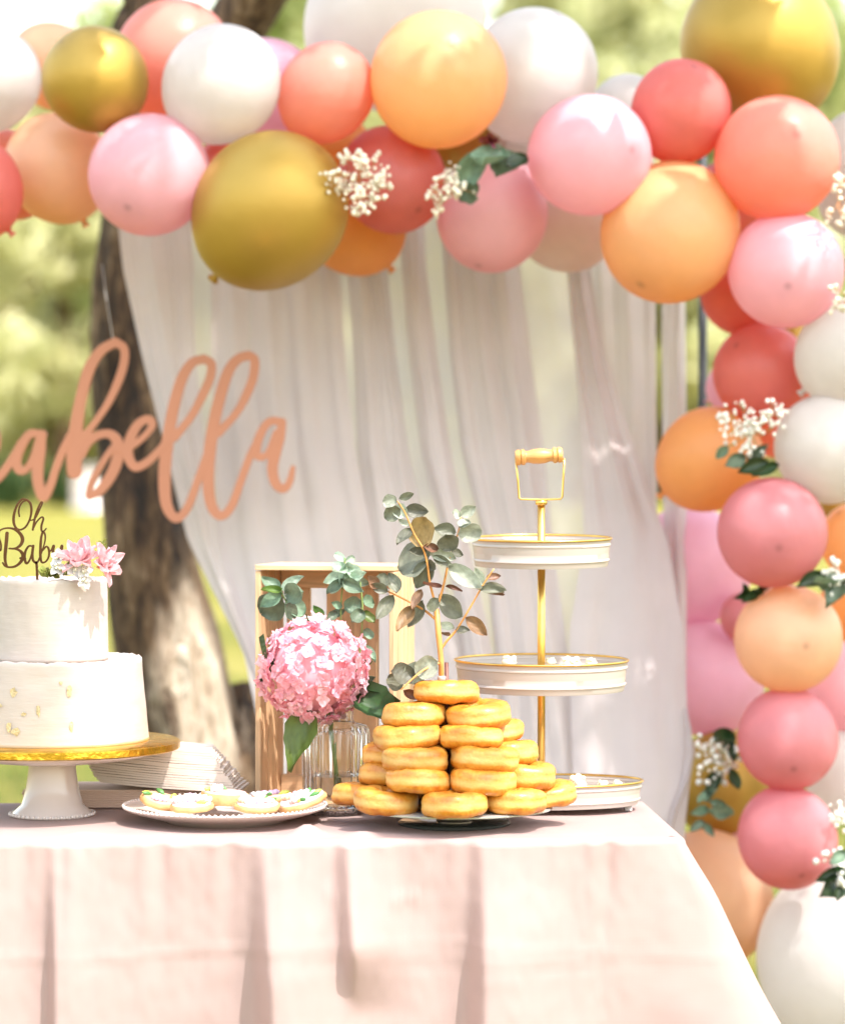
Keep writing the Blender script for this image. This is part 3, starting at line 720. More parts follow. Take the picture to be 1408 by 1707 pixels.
blossom_sprig(1198, 1272, 40, 46, 5.80, 84, 'white blossom sprig with trailing eucalyptus over the low gold balloon', seed=5, bsz=5,
              leaves=[(1215, 1225, 1185, 1245, .6, D_), (1225, 1222, 1205, 1250, .6, D_), (1220, 1240, 1222, 1270, .5, D_), (1200, 1290, 1180, 1320, .5, D_), (1215, 1280, 1222, 1310, .5, D_),
                      (1185, 1325, 1165, 1335, .5, G), (1180, 1335, 1205, 1340, .5, G), (1178, 1350, 1155, 1355, .5, G), (1178, 1352, 1200, 1362, .5, G), (1172, 1368, 1152, 1385, .5, G), (1172, 1370, 1190, 1390, .5, G), (1175, 1330, 1190, 1318, .6, G)])
blossom_sprig(1398, 335, 30, 48, 5.62, 66, 'dried pale blossom sprig at the right edge beside coral', True, seed=6)
blossom_sprig(1404, 500, 18, 34, 5.62, 36, 'dried pale blossom tuft at the right edge beside glossy pink', True, seed=7)
blossom_sprig(1396, 1450, 26, 46, 5.60, 60, 'white blossom sprig with dark leaves at the lower right edge', seed=8, bsz=5,
              leaves=[(1408, 1450, 1368, 1470, .5, D_), (1405, 1470, 1375, 1490, .55, D_), (1408, 1420, 1380, 1440, .5, G), (1400, 1480, 1395, 1500, .6, D_), (1408, 1460, 1385, 1452, .6, D_)])
blossom_sprig(1402, 1368, 16, 26, 5.66, 24, 'tiny pale blossom tuft at the right edge beside the lowest rose', seed=9)
def dark_leaves():
    T = thing('leaf_sprig', P(1240, 1000, 5.74), 'small dark leaf sprig between dusty rose and pale peach balloons', 'leaves')
    for (x0, y0, x1, y1) in [(1265, 985, 1240, 1002), (1270, 982, 1255, 998), (1250, 990, 1228, 996), (1262, 990, 1262, 975), (1245, 995, 1240, 975), (1280, 978, 1262, 992)]:
        leaf(T, P(x0, y0, 5.72), P(x1, y1, 5.70), .45, 'oval', D_)
    MB().tube([P(1285, 976, 5.76), P(1260, 988, 5.74), P(1230, 998, 5.72)], .0015, 6).build('stem', M_greenstem, T)
dark_leaves()

# ------------------------------------------------------------------ table and cloth
ZT = .741
FLc, FRc, BRc, BLc = Vector((-1.20, 4.375, 0)), Vector((.392, 4.425, 0)), Vector((.366, 4.93, 0)), Vector((-1.20, 4.88, 0))
def table():
    T = thing('party_table', (-.4, 4.65, 0), 'folding table wholly covered by the blush tablecloth', 'table')
    cx, cy = (-.405, 4.652)
    MB().box((cx, cy, ZT - .022), (1.50, .42, .030), .004).build('tabletop', M_enamel, T)
    for x in (-1.1, .29):
        for y in (4.48, 4.82): MB().tube([(x, y, .0), (x, y, ZT - .04)], .014, 10).build('leg', M_steel, T)
table()
def fold_off(px, d):
    """how far the front drape stands out at photo column px, d metres below the edge"""
    o = 0
    for c0, c1, amp, wl, wr, d0, d1 in ((98, 104, .034, 14, 80, .0, 9), (445, 462, .062, 24, 110, .0, 9), (582, 602, .050, 20, 55, -.03, .13), (808, 806, .058, 22, 125, .0, 9), (1150, 1182, .034, 16, 26, .03, 9), (250, 230, .010, 80, 90, 0, 9), (1085, 1120, .014, 70, 60, .05, 9), (690, 690, .012, 40, 40, .1, 9), (-60, -70, .04, 30, 90, 0, 9)):
        c = c0 + (c1 - c0) * min(1, d / .28); q = (px - c) / (wl if px < c else wr * (1 + d))
        a = amp * (.20 + .80 * sstep(d0 - .05, d0 + .20, d)) * (.85 + .9 * d)
        if d1 < 1: a *= 1 - sstep(d1, d1 + .12, d)
        o += a * math.exp(-q * q)
    o += (.0045 * noise.noise((px * .035, d * 3, 1)) + .002 * math.sin(px * .11)) * math.exp(-d / .12)
    # small puckers along a seam and pressed creases
    for pc in (545, 560, 655, 668, 681, 694):
        q = (px - pc) / 4.5; e = (d - .072 - .004 * math.sin(pc)) / .012; o += .003 * math.exp(-q * q - e * e)
    for dc, amp in ((.148, .0022), (.170, -.0016), (.158, .0012)):
        e = (d - dc - .010 * math.sin(px * .006 + dc * 90) - .0035 * noise.noise((px * .02, dc * 50, 0))) / .006
        o += amp * math.exp(-e * e) * (.5 + .5 * noise.noise((px * .012, dc * 40, 2)))
    o += .0022 * noise.noise((px * .022, d * 14, 5)) + .0010 * noise.noise((px * .06, d * 40, 8))
    return o
def cloth():
    cs = [FLc, FRc, BRc, BLc]; rc = .022; path = []
    for k in range(4):
        a, b, c = cs[k - 1], cs[k], cs[(k + 1) % 4]; d0 = (a - b).normalized(); d1 = (c - b).normalized()
        p0, p1 = b + d0 * rc, b + d1 * rc
        for j in range(9): t = j / 8; path.append(p0 * (1 - t) ** 2 + b * 2 * t * (1 - t) + p1 * t * t)
        nxt_ = cs[(k + 1) % 4] + (b - c).normalized() * rc; L = (nxt_ - p1).length; step = .0045 if k in (0, 1) else .02
        n = int(L / step)
        for j in range(1, n): path.append(p1.lerp(nxt_, j / n))
    n = len(path); nor = []
    for i in range(n):
        t = (path[(i + 1) % n] - path[i - 1]).normalized(); nor.append(Vector((t.y, -t.x, 0)))
    rr = .010; rows = [('top', .05), ('top', .025), ('top', rr)] + [('arc', R(a)) for a in (18, 36, 54, 72)] + [('drop', .70 * (k / 84) ** 1.25) for k in range(85)]
    v = []; f = []
    for kind, q in rows:
        for i in range(n):
            p, no = path[i], nor[i]
            if kind == 'top': c = p - no * q; z = ZT - (.0012 if q > .04 else 0)
            elif kind == 'arc':
                px = CX + p.x / 4.42 * F; fr = max(0, -no.y) ** 3; e_ = q / R(90)
                c = p - no * rr * (1 - math.sin(q)) + no * fr * e_ * fold_off(px, .0); z = ZT - rr * (1 - math.cos(q)) + fr * e_ * (1 - .4 * e_) * (.0035 * noise.noise((px * .018, 3, 0)) + .0016 * noise.noise((px * .06, 5, 0)))
            else:
                d = q; front = max(0, -no.y) ** 3; side = max(0, no.x) ** 3
                px = CX + p.x / 4.42 * F
                o = (.05 * d + fold_off(px, d)) * front + side * (.16 * d + .022 * math.sin(p.y * 46) * sstep(0, .2, d)) + (1 - front - side) * .05 * d
                c = p + no * o
                dc = (p - FRc).length; wc = math.exp(-(dc / .055) ** 2)
                c = c + Vector((.92, -.38, 0)) * ((.45 * d + .006 * math.sin(d * 17 + 1) * sstep(0, .08, d)) * wc) - Vector((.3, .0, 0)) * d * .22 * math.exp(-((p.x - .30) / .04) ** 2) * front
                z = ZT - rr - d
                if z < .02: z = .02 + .002 * noise.noise((p.x * 9, p.y * 9, 0))
            v.append((c.x, c.y, z))
    m = len(rows)
    for j in range(m - 1):
        for i in range(n): i2 = (i + 1) % n; f.append((j * n + i, j * n + i2, (j + 1) * n + i2, (j + 1) * n + i)[::-1])
    b = MB().add(v, f); tv = []; tf = []; NX, NY = 170, 50
    for i in range(NX + 1):
        for j in range(NY + 1):
            s, t = i / NX, j / NY; p = (FLc.lerp(FRc, s)).lerp(BLc.lerp(BRc, s), t); e = min(s, 1 - s, t, 1 - t)
            p = p + (Vector((-.4, 4.66, 0)) - p) * .022
            z = ZT - .0016 + sstep(.0, .10, e) * (.0030 + .0018 * noise.noise((p.x * 11, p.y * 16, 1)))
            hump = .017 * math.exp(-((p.x - (-.172)) / .022) ** 2 - ((p.y - 4.455) / .035) ** 2) + .008 * math.exp(-((p.x + .50) / .03) ** 2 - ((p.y - 4.43) / .03) ** 2) + .007 * math.exp(-((p.x + .09) / .02) ** 2 - ((p.y - 4.44) / .03) ** 2)
            tv.append((p.x, p.y, z + hump * sstep(0, .05, e)))
    for i in range(NX):
        for j in range(NY): a = i * (NY + 1) + j; tf.append((a, a + NY + 1, a + NY + 2, a + 1))
    b.add(tv, tf)
    o = b.build('tablecloth', M_table); tag(o, 'pale blush satin tablecloth draped over the party table in soft folds', 'tablecloth')
cloth()

# ------------------------------------------------------------------ tiered tray
def tier_stand():
    Y0 = 4.79; cxp = 902; c = P(cxp, 1360, Y0); c.z = ZT
    T = thing('tiered_tray', c, 'three-tier cream metal tray with brass pole and wooden handle', 'tray stand')
    def zz(py, Y=Y0): return H - (py - YH) / F * Y
    trays = [(118, 92, 897, 943, 2), (146, 110, 1100, 1150, -4), (172, 108, 1302, 1349, 5)]
    for k, (rx, ry, yt, yb, rot) in enumerate(trays):
        a, b_ = PXR(rx, Y0), PXR(ry, Y0); zt, zb = zz(yt), zz(yb)
        if k == 2: zb = ZT + .010
        h = zt - zb; body = MB(); prof = [(.02, zb + .002), (.60, zb + .002), (.93, zb + .0015), (.935, zb), (.945, zb + .003), (.952, zb + h * .18), (.966, zb + h * .21), (.966, zb + h * .25), (.956, zb + h * .28),
                (.966, zb + h * .72), (.982, zb + h * .76), (.982, zb + h * .82), (.972, zb + h * .86), (.990, zt), (.982, zt), (.962, zb + h * .5), (.93, zb + .006), (.6, zb + .005), (.02, zb + .005)]
        body.lathe(prof, (0, 0, 0), 96)
        q = Matrix.Translation((0, 0, zb)) @ Matrix.Rotation(R((2.3, 1.6, 0)[k]), 4, 'X') @ Matrix.Rotation(R(rot), 4, 'Z') @ Matrix.Translation((0, 0, -zb)); body.v = [tuple(Vector((c.x, c.y, 0)) + q @ Vector((x * a, y * b_, z))) for x, y, z in body.v]
        o = body.build('tray', M_enamel, T, sharp=40)
        rim = MB(); ring = [Vector((c.x, c.y, 0)) + q @ Vector((.988 * a * math.cos(t), .988 * b_ * math.sin(t), zt)) for t in np.linspace(0, 2 * math.pi, 97)]
        rim.tube(ring, .0019, 8, False).build('rim', M_brass, o)
        if k == 2:
            for sx, sy in ((-.75, -.5), (.82, -.30), (-.75, .5), (.75, .5)):
                p = Vector((c.x, c.y, 0)) + q @ Vector((sx * a, sy * b_, 0)); MB().box((p.x, p.y, ZT + .0065), (.012, .012, .011), .001).build('foot', M_enamel, o)
    MB().tube([(c.x, c.y, ZT + .012), (c.x, c.y, zz(838))], .0062, 16).build('pole', M_brass, T)
    MB().lathe([(.0063, -.004), (.0095, -.003), (.0095, .003), (.0063, .004)], (c.x, c.y, zz(838)), 16).build('collar', M_brass, T)
    Yh = Y0; pt = lambda x, y: P(x, y, Yh)
    hz = MB().tube([pt(859, 762), pt(863, 800), pt(865, 830), pt(868, 832), pt(900, 833), pt(934, 832), pt(937, 828), pt(939, 790), pt(940, 764)], .0017, 8).build('handle_wire', M_brass, T)
    ax = pt(938, 758) - pt(858, 763); Lh = ax.length; prof = []
    for t, r in ((0, .004), (.01, .0105), (.05, .0125), (.10, .0128), (.12, .0105), (.14, .0128), (.20, .0128), (.22, .0098), (.27, .0092), (.38, .0118), (.5, .0125), (.62, .0118), (.73, .0094), (.78, .010), (.80, .0128), (.86, .0128), (.88, .0105), (.90, .0128), (.96, .0125), (.99, .0105), (1, .004)): prof.append((r, t * Lh))
    MB().lathe(prof, pt(858, 763), 24, axis=ax.normalized()).build('wooden_handle', M_handle, T, sharp=50)
    return c
TC = tier_stand()
M_crumb = mat_basic('buttery_biscuit', (.84, .70, .48), .8, var=.15, scale=120, bump=.001, bscale=400)
def crumb(px, py, Y, r, label, seed):
    b = MB(); q = random.Random(seed); c = P(px, py, Y); rr = PXR(r, Y)
    T = thing('crumble_biscuit', c, label, 'biscuit', 'pale crumbly biscuits in the trays')
    b.lathe([(.001, -.4 * rr), (.8 * rr, -.4 * rr), (rr, -.15 * rr), (.7 * rr, .3 * rr), (.001, .5 * rr)], c, 14, mod=lambda a, z: 1 + .15 * math.sin(3 * a + seed)).build('base', M_crumb, T)
    t = MB()
    for k in range(11):
        a = q.random() * 6.28; d = q.random() ** .6 * rr * .75; t.ball(c + Vector((d * math.cos(a), d * math.sin(a), rr * q.uniform(.1, .55))), rr * q.uniform(.2, .36), 7, 5)
    t.build('topping', M_crumb, T)
for k, (px, py, Y, r, lb) in enumerate([
    (848, 1103, 4.77, 13, 'pale crumbly biscuit left of the pole on the middle tray'), (917, 1103, 4.80, 9, 'pale crumbly biscuit just right of the pole on the middle tray'),
    (952, 1106, 4.77, 16, 'widest pale crumbly biscuit on the middle tray'), (985, 1104, 4.79, 10, 'rightmost pale crumbly biscuit on the middle tray'),
    (913, 1306, 4.78, 11, 'pale crumbly biscuit beside the pole foot on the bottom tray'), (962, 1306, 4.76, 18, 'largest pale crumbly biscuit on the bottom tray'),
    (1004, 1309, 4.79, 10, 'small pale crumbly biscuit right of the largest, bottom tray'), (1029, 1307, 4.79, 9, 'rightmost small crumbly biscuit on the bottom tray')]):
    crumb(px, py, Y, r, lb, k)

# ------------------------------------------------------------------ donuts on a turntable
def mat_donut():
    m = NB('glazed_donut'); v = m.coord('Object'); oi = m.N('ShaderNodeObjectInfo'); sp = m.N('ShaderNodeSeparateXYZ'); m.L(v, sp.inputs[0])
    nz = m.noise(v, 26, 6, .6); band = m.math('ABSOLUTE', m.math('ADD', sp.outputs[2], m.math('MULTIPLY', m.math('SUBTRACT', nz, .5), .012)), 0)
    base = m.ramp(m.noise(v, 24, 7, .7, .8), [(.30, (.38, .10, .005)), (.46, (.50, .175, .010)), (.58, (.58, .26, .03)), (.74, (.64, .37, .10))])
    pale = m.ramp(band, [(.0, (1, 1, 1)), (.0035, (.7, .7, .7)), (.0075, (0, 0, 0))])
    mx = m.N('ShaderNodeMix', data_type='RGBA'); m.L(m.math('MULTIPLY', pale, .85), mx.inputs[0]); m.L(base, mx.inputs[6]); mx.inputs[7].default_value = (.66, .42, .13, 1)
    hs = m.N('ShaderNodeHueSaturation'); m.L(mx.outputs[2], hs.inputs['Color']); m.L(m.math('ADD', m.math('MULTIPLY', oi.outputs['Random'], .25), .88), hs.inputs['Value'])
    m.L(hs.outputs[0], m.b.inputs['Base Color']); m.b.inputs['Roughness'].default_value = .5
    m.b.inputs['Coat Weight'].default_value = .3; m.b.inputs['Coat Roughness'].default_value = .22
    m.b.inputs['Subsurface Weight'].default_value = .0
    h = m.math('ADD', m.noise(v, 55, 6, .6), m.math('MULTIPLY', m.noise(v, 210, 4), .35))
    m.L(m.bump(h, .6, .0028), m.b.inputs['Normal']); return m.m
M_donut = mat_donut()
def donut_mesh(seed):
    Rr, r = .0285, .0205; v = []; f = []; nu, nv = 44, 22
    for i in range(nu):
        a = 2 * math.pi * i / nu
        for j in range(nv):
            t = 2 * math.pi * j / nv; s = noise.noise((math.cos(a) * 1.3 + seed * 9, math.sin(a) * 1.3, math.sin(t) * .7)) * .19 + noise.noise((math.cos(a) * 4, math.sin(a) * 4 + seed * 5, t)) * .06
            rr = r * (1 + s); cz = math.sin(t); cr = math.cos(t)
            sq = (abs(cz) ** 3 + abs(cr) ** 3) ** (-1 / 3.2)                   # flattened, boxy cross-section
            waist = 1 - .045 * math.exp(-(math.sin(t) / .16) ** 2) if cr > 0 else 1
            x = Rr + rr * cr * sq * waist; v.append((x * math.cos(a), x * math.sin(a), rr * cz * sq * .86))
    for i in range(nu):
        for j in range(nv): i2, j2 = (i + 1) % nu, (j + 1) % nv; f.append((i * nv + j, i2 * nv + j, i2 * nv + j2, i * nv + j2))
    me = MB().add(v, f).mesh('donut'); return me
DM = [donut_mesh(k) for k in range(5)]
DC = P(757, 1380, 4.58); DC.z = ZT
def turntable():
    T = thing('turntable', DC, 'low glass cake turntable with steel neck under the donut pile', 'turntable')
    MB().lathe([(.001, 0.0012), (.083, .0012), (.086, .003), (.086, .006), (.083, .008), (.001, .008)], DC, 64).build('base', M_smoke, T, sharp=50)
    MB().lathe([(.027, .008), (.028, .009), (.028, .0255), (.027, .0265)], DC, 40).build('neck', M_steel, T, sharp=50)
    g = NB('plate_glass'); g.b.inputs['Base Color'].default_value = (.62, .64, .63, 1); g.b.inputs['Roughness'].default_value = .12; g.b.inputs['Transmission Weight'].default_value = .3; g.b.inputs['Metallic'].default_value = .5; g.b.inputs['IOR'].default_value = 1.45
    MB().lathe([(.001, .0265), (.149, .0265), (.151, .0275), (.151, .029), (.149, .0302), (.001, .0302)], DC, 80).build('plate', g.m, T, sharp=50)
    MB().tube([DC + Vector((-.008, 0, .032)), DC + Vector((-.012, 0, .25))], .003, 8).build('rod', mat_basic('brown_rod', (.16, .05, .03), .5), T)
turntable()
def donut(dx, dy, row, label, k=[0], tilt=None):
    k[0] += 1; q = random.Random(k[0] * 3); z = ZT + .0304 + .0175 + .0315 * row
    M = Matrix.Translation((DC.x + dx, DC.y + dy, z)) @ Matrix.Rotation(R(q.uniform(-5, 5)), 4, 'X') @ Matrix.Rotation(R(q.uniform(-5, 5)), 4, 'Y') @ Matrix.Rotation(q.random() * 6.28, 4, 'Z') @ Matrix.Diagonal((q.uniform(.97, 1.06), q.uniform(.97, 1.06), q.uniform(.93, 1.08), 1))
    o = inst('donut', DM[k[0] % 5], M_donut, None, M); tag(o, label, 'donut', 'glazed donuts piled on the turntable')
DN = [(-.138, .005, 0, 'glazed donut at the far left of the bottom row'), (-.104, -.080, 0, 'large glazed donut second from left in the bottom row'), (-.001, -.128, 0, 'foremost glazed donut in the middle of the bottom row'),
      (.090, -.085, 0, 'glazed donut right of the foremost one, bottom row'), (.134, .0, 0, 'glazed donut at the far right of the bottom row'),
      (-.098, -.010, 1, 'glazed donut at the left end of the second row up'), (-.055, -.092, 1, 'glazed donut left of centre in the second row up'), (.042, -.094, 1, 'glazed donut right of centre in the second row up'), (.106, -.020, 1, 'glazed donut at the right end of the second row up'),
      (-.090, -.005, 2, 'glazed donut at the left end of the third row up'), (-.059, -.082, 2, 'bright glazed donut left of centre, third row up'), (.045, -.080, 2, 'glazed donut right of centre, third row up'), (.078, .010, 2, 'glazed donut at the right end of the third row up'),
      (-.073, -.060, 3, 'glazed donut left of centre in the fourth row up'), (.026, -.064, 3, 'glazed donut right of centre in the fourth row up'), (.056, .020, 3, 'glazed donut peeking out right in the fourth row up'),
      (-.062, -.038, 4, 'left glazed donut of the two under the top one'), (.036, -.040, 4, 'right glazed donut of the two under the top one'),
      (-.012, -.012, 5, 'single glazed donut topping the pile under the eucalyptus')]
for d in DN: donut(*d)
for d, lb in (((-.06, .12, 0), 'back left glazed donut of the bottom row, behind the pile'), ((.06, .12, 0), 'back right glazed donut of the bottom row, behind the pile'),
              ((-.04, .085, 1), 'back left glazed donut of the second row up, behind the pile'), ((.06, .08, 1), 'back right glazed donut of the second row up, behind the pile'),
              ((-.01, .07, 2), 'back glazed donut of the third row up, behind the pile'), ((-.03, .055, 3), 'back glazed donut of the fourth row up, behind the pile'), ((0, .05, 4), 'back glazed donut under the top one, behind the pile')): donut(*d, lb)

def euc_branch():
    Y = 4.57; p = lambda x, y, dy=0: P(x, y, Y + dy)
    T = thing('eucalyptus_branch', p(738, 1146), 'dusty eucalyptus branch standing upright in the top donut', 'branch')
    MB().tube([p(736, 1150), p(735, 1100), p(731, 1060), p(727, 1015)], [.0040, .0042, .0046, .0044], 10).build('stem', M_stem, T)
    MB().lathe([(.0046, -.004), (.0065, -.003), (.0065, .003), (.0046, .004)], p(736, 1131), 12).build('tie', M_enamel, T)
    tw = [[(728, 1020), (722, 995), (716, 970), (712, 940), (705, 915), (690, 890), (675, 855), (662, 835)],
          [(728, 1012), (738, 980), (748, 935), (758, 905), (764, 885), (768, 862)],
          [(733, 1085), (745, 1068), (762, 1048), (785, 1010), (805, 975), (823, 948)],
          [(725, 1032), (708, 1018), (685, 1005), (655, 990), (628, 978)],
          [(734, 1105), (715, 1112), (695, 1125), (668, 1150)]]
    for k, t in enumerate(tw):
        pts = crom([tuple(p(x, y, (-.012, .01, -.004, .012, -.03)[k] * j / 3)) for j, (x, y) in enumerate(t)], 5); n = len(pts)
        MB().tube(pts, [.0022 - .0012 * i / n for i in range(n)], 7).build('twig', M_stem, T)
    E, Wp, B_ = M_euc, M_eucw, M_eucb
    LV = [(662, 838, 640, 835, .8, Wp), (664, 832, 685, 826, .45, E), (668, 848, 643, 862, .7, E), (672, 850, 706, 852, .55, E), (676, 862, 660, 845, .8, Wp),
          (684, 878, 668, 872, .6, Wp), (688, 884, 663, 903, .6, E), (697, 912, 712, 868, .75, B_), (692, 870, 700, 858, .7, B_), (712, 918, 686, 918, .5, E),
          (718, 925, 668, 945, 1.0, E), (714, 945, 726, 938, 1, E), (722, 938, 695, 975, .6, E), (730, 915, 705, 912, .5, B_),
          (712, 918, 755, 930, .45, Wp), (720, 928, 748, 945, .4, E), (757, 890, 728, 880, .6, E), (766, 862, 752, 855, .85, Wp), (768, 860, 790, 846, .6, Wp), (762, 890, 795, 885, .75, Wp), (765, 880, 780, 868, .9, Wp),
          (752, 918, 745, 890, .9, E), (752, 920, 770, 925, .6, E), (745, 945, 792, 985, .42, Wp), (742, 978, 768, 984, .3, B_), (735, 980, 705, 978, .3, B_),
          (704, 985, 688, 1012, .5, B_), (705, 1000, 685, 1038, .5, E), (716, 1018, 728, 1000, .7, E), (690, 1012, 668, 1052, .5, B_),
          (772, 1028, 735, 995, .55, E), (758, 1048, 735, 1044, .5, Wp), (760, 1052, 780, 1050, .6, E), (752, 1060, 738, 1060, .5, B_), (775, 1030, 808, 1056, .45, B_),
          (805, 975, 795, 950, .5, Wp), (800, 985, 835, 985, .4, E), (806, 972, 836, 978, .45, Wp), (810, 965, 832, 960, .45, B_), (795, 982, 830, 995, .2, B_),
          (660, 990, 650, 958, .55, E), (655, 992, 628, 1028, .42, E), (632, 982, 640, 958, .7, E), (630, 980, 612, 962, .6, B_), (645, 986, 620, 975, .5, E),
          (690, 1128, 652, 1120, .7, E), (680, 1138, 700, 1108, .8, Wp), (668, 1150, 648, 1130, .8, E), (695, 1122, 725, 1105, .8, Wp), (672, 1150, 700, 1160, .5, B_)]
    r = random.Random(5)
    for (x0, y0, x1, y1, wf, mt) in LV:
        dy = r.uniform(-.018, .018); leaf(T, p(x0, y0, dy * .4), p(x1, y1, dy), wf * 1.15, 'round' if wf > .62 else 'oval', mt)
euc_branch()

# ------------------------------------------------------------------ wooden crate
def crate():
    th = R(-14); c = P(559, 1350, 4.86); c.z = ZT; w_, d_, h_ = .232, .135, .392; t = .009
    T = thing('wooden_crate', c, 'pale pine slatted crate standing on end behind the flower vase', 'crate')
    Mx = Matrix.Translation(c) @ Matrix.Rotation(th, 4, 'Z')
    def bd(nm, ce, di, mat): return MB().box(ce, di, .0012).build(nm, mat, T, False, M=Mx)
    for nm, z in (('end_board', t / 2 + .0015), ('end_board', h_ - t / 2)): bd(nm, (0, 0, z), (w_, d_, t), M_pineX)
    hi = h_ - 2 * t - .0035; zc = h_ / 2 + .0005
    for sx in (-1, 1):
        for k in range(3):
            y = -d_ / 2 + .022 + k * .0455; bd('side_slat', (sx * (w_ / 2 - t / 2), y, zc), (t, .040, hi), M_pine)
    for x, wd in ((-.080, .040), (.012, .088), (.092, .028)): bd('back_slat', (x, d_ / 2 - t / 2, zc), (wd, t, hi), M_pine)
    bd('cleat', (0, d_ / 2 - t - .0075, h_ - t - .0165), (w_ - 2 * t - .002, .014, .032), M_pineX)
    bd('cleat', (0, d_ / 2 - t - .0075, t + .018), (w_ - 2 * t - .002, .014, .032), M_pineX)
crate()

# ------------------------------------------------------------------ vase, hydrangea, sage sprigs
VC = P(560, 1350, 4.73); VC.z = ZT + .001
def vase():
    T = thing('glass_vase', VC, 'ribbed clear glass bottle vase holding the pink hydrangea', 'vase')
    g = NB('clear_glass'); g.b.inputs['Base Color'].default_value = (.98, .99, .98, 1); g.b.inputs['Roughness'].default_value = .02; g.b.inputs['Transmission Weight'].default_value = 1; g.b.inputs['IOR'].default_value = 1.45
    zs = lambda py: H - (py - YH) / F * 4.73 - VC.z
    sh = zs(1208); nk = zs(1165)
    prof = [(.001, .0), (.046, .0), (.050, .004), (.0515, .012), (.0525, sh - .012), (.0515, sh - .004), (.047, sh), (.030, sh + .004), (.0275, sh + .008), (.0275, nk - .003), (.030, nk), (.0255, nk), (.0248, sh + .008), (.029, sh + .001), (.044, sh - .004), (.0485, sh - .014), (.0475, .012), (.044, .007), (.001, .006)]
    MB().lathe(prof, VC, 144, mod=lambda a, z: 1 + (.085 * (abs(math.cos(9 * a)) - .6) if .008 < z < sh - .006 else 0)).build('body', g.m, T, sharp=60)
    wt = NB('water'); wt.b.inputs['Base Color'].default_value = (.97, .98, .95, 1); wt.b.inputs['Roughness'].default_value = 0; wt.b.inputs['Transmission Weight'].default_value = 1; wt.b.inputs['IOR'].default_value = 1.33
    MB().lathe([(.001, .0075), (.041, .0075), (.0445, .012), (.0445, zs(1292)), (.001, zs(1292))], VC, 48).build('water', wt.m, T, sharp=60)
vase()
def floret_mesh(seed):
    r = random.Random(seed); b = MB()
    for k in range(4):
        a = k * math.pi / 2 + r.uniform(-.15, .15); tilt = r.uniform(.1, .45); v = []; f = []; n = 5; L = r.uniform(.85, 1.1)
        for j in range(n + 1):
            t = j / n; wv_ = .50 * math.sin(math.pi * (t ** .75) * .93 + .12) ** .7
            for i in range(5):
                u = i / 2 - 1; x = u * wv_; y = .06 + t * .85 * L; z = tilt * t * t * .6 - .10 * u * u * t + .11 * math.sin(6 * t + u * 3.5 + seed + k)
                v.append((x * math.cos(a) - y * math.sin(a), x * math.sin(a) + y * math.cos(a), z))
        for j in range(n):
            for i in range(4): q = j * 5 + i; f.append((q, q + 1, q + 6, q + 5))
        b.add(v, f)
    b.ball((0, 0, .04), .09, 8, 5); return b.mesh('floret')
FM = [floret_mesh(k) for k in range(4)]
def hydrangea():
    Y = 4.70; c = P(522, 1118, Y); T = thing('hydrangea', P(545, 1205, Y), 'big round pink hydrangea bloom in the glass vase', 'flower')
    rad = PXR(90, Y); r = random.Random(11); N = 295
    for k in range(N):
        z = 1 - 2 * (k + .5) / N; a = k * 2.39996 + r.uniform(-.15, .15); q = math.sqrt(1 - z * z); n = Vector((q * math.cos(a), q * math.sin(a), z))
        n = (n + Vector((r.uniform(-.2, .2), r.uniform(-.2, .2), r.uniform(-.2, .2)))).normalized()
        R_ = rad * (.84 + .19 * r.random()) * (1 + .05 * math.sin(3 * a)); p = c + Vector((n.x * R_ * 1.0, n.y * R_, n.z * R_ * .98))
        s = PXR(r.uniform(12, 17.5), Y); u = (n + Vector((r.uniform(-.35, .35), r.uniform(-.35, .35), r.uniform(-.35, .35)))).normalized()
        M = Matrix.Translation(p) @ u.to_track_quat('Z', 'Y').to_matrix().to_4x4() @ Matrix.Rotation(r.random() * 6.28, 4, 'Z') @ Matrix.Diagonal((s, s, s, 1))
        inst('floret', FM[k % 4], M_petal if r.random() < .62 else M_petal2, T, M)
    MB().ball(c, rad * .74, 24, 14).build('flower_core', mat_basic('deep_pink', (.88, .46, .52), .8), T)
    MB().tube([c, P(548, 1190, 4.72), P(556, 1250, 4.73), P(566, 1330, 4.74)], .0045, 8).build('stem', M_greenstem, T)
    leaf(T, P(520, 1185, Y - .03), P(484, 1274, Y - .05), .62, 'serrated', M_mid, facing=(-.4, -1, .3))
    leaf(T, P(592, 1150, Y + .02), P(655, 1218, Y - .02), .62, 'serrated', M_dark, facing=(.3, -1, .5))
    leaf(T, P(598, 1150, Y + .03), P(660, 1165, Y + .02), .5, 'serrated', M_dark, facing=(.1, -.6, 1))
    leaf(T, P(450, 1120, Y), P(424, 1076, Y + .01), .45, 'serrated', M_dark, facing=(.9, -.6, .2))
    leaf(T, P(448, 1090, Y), P(434, 1140, Y + .01), .4, 'serrated', M_dark, facing=(.9, -.6, .2))
hydrangea()
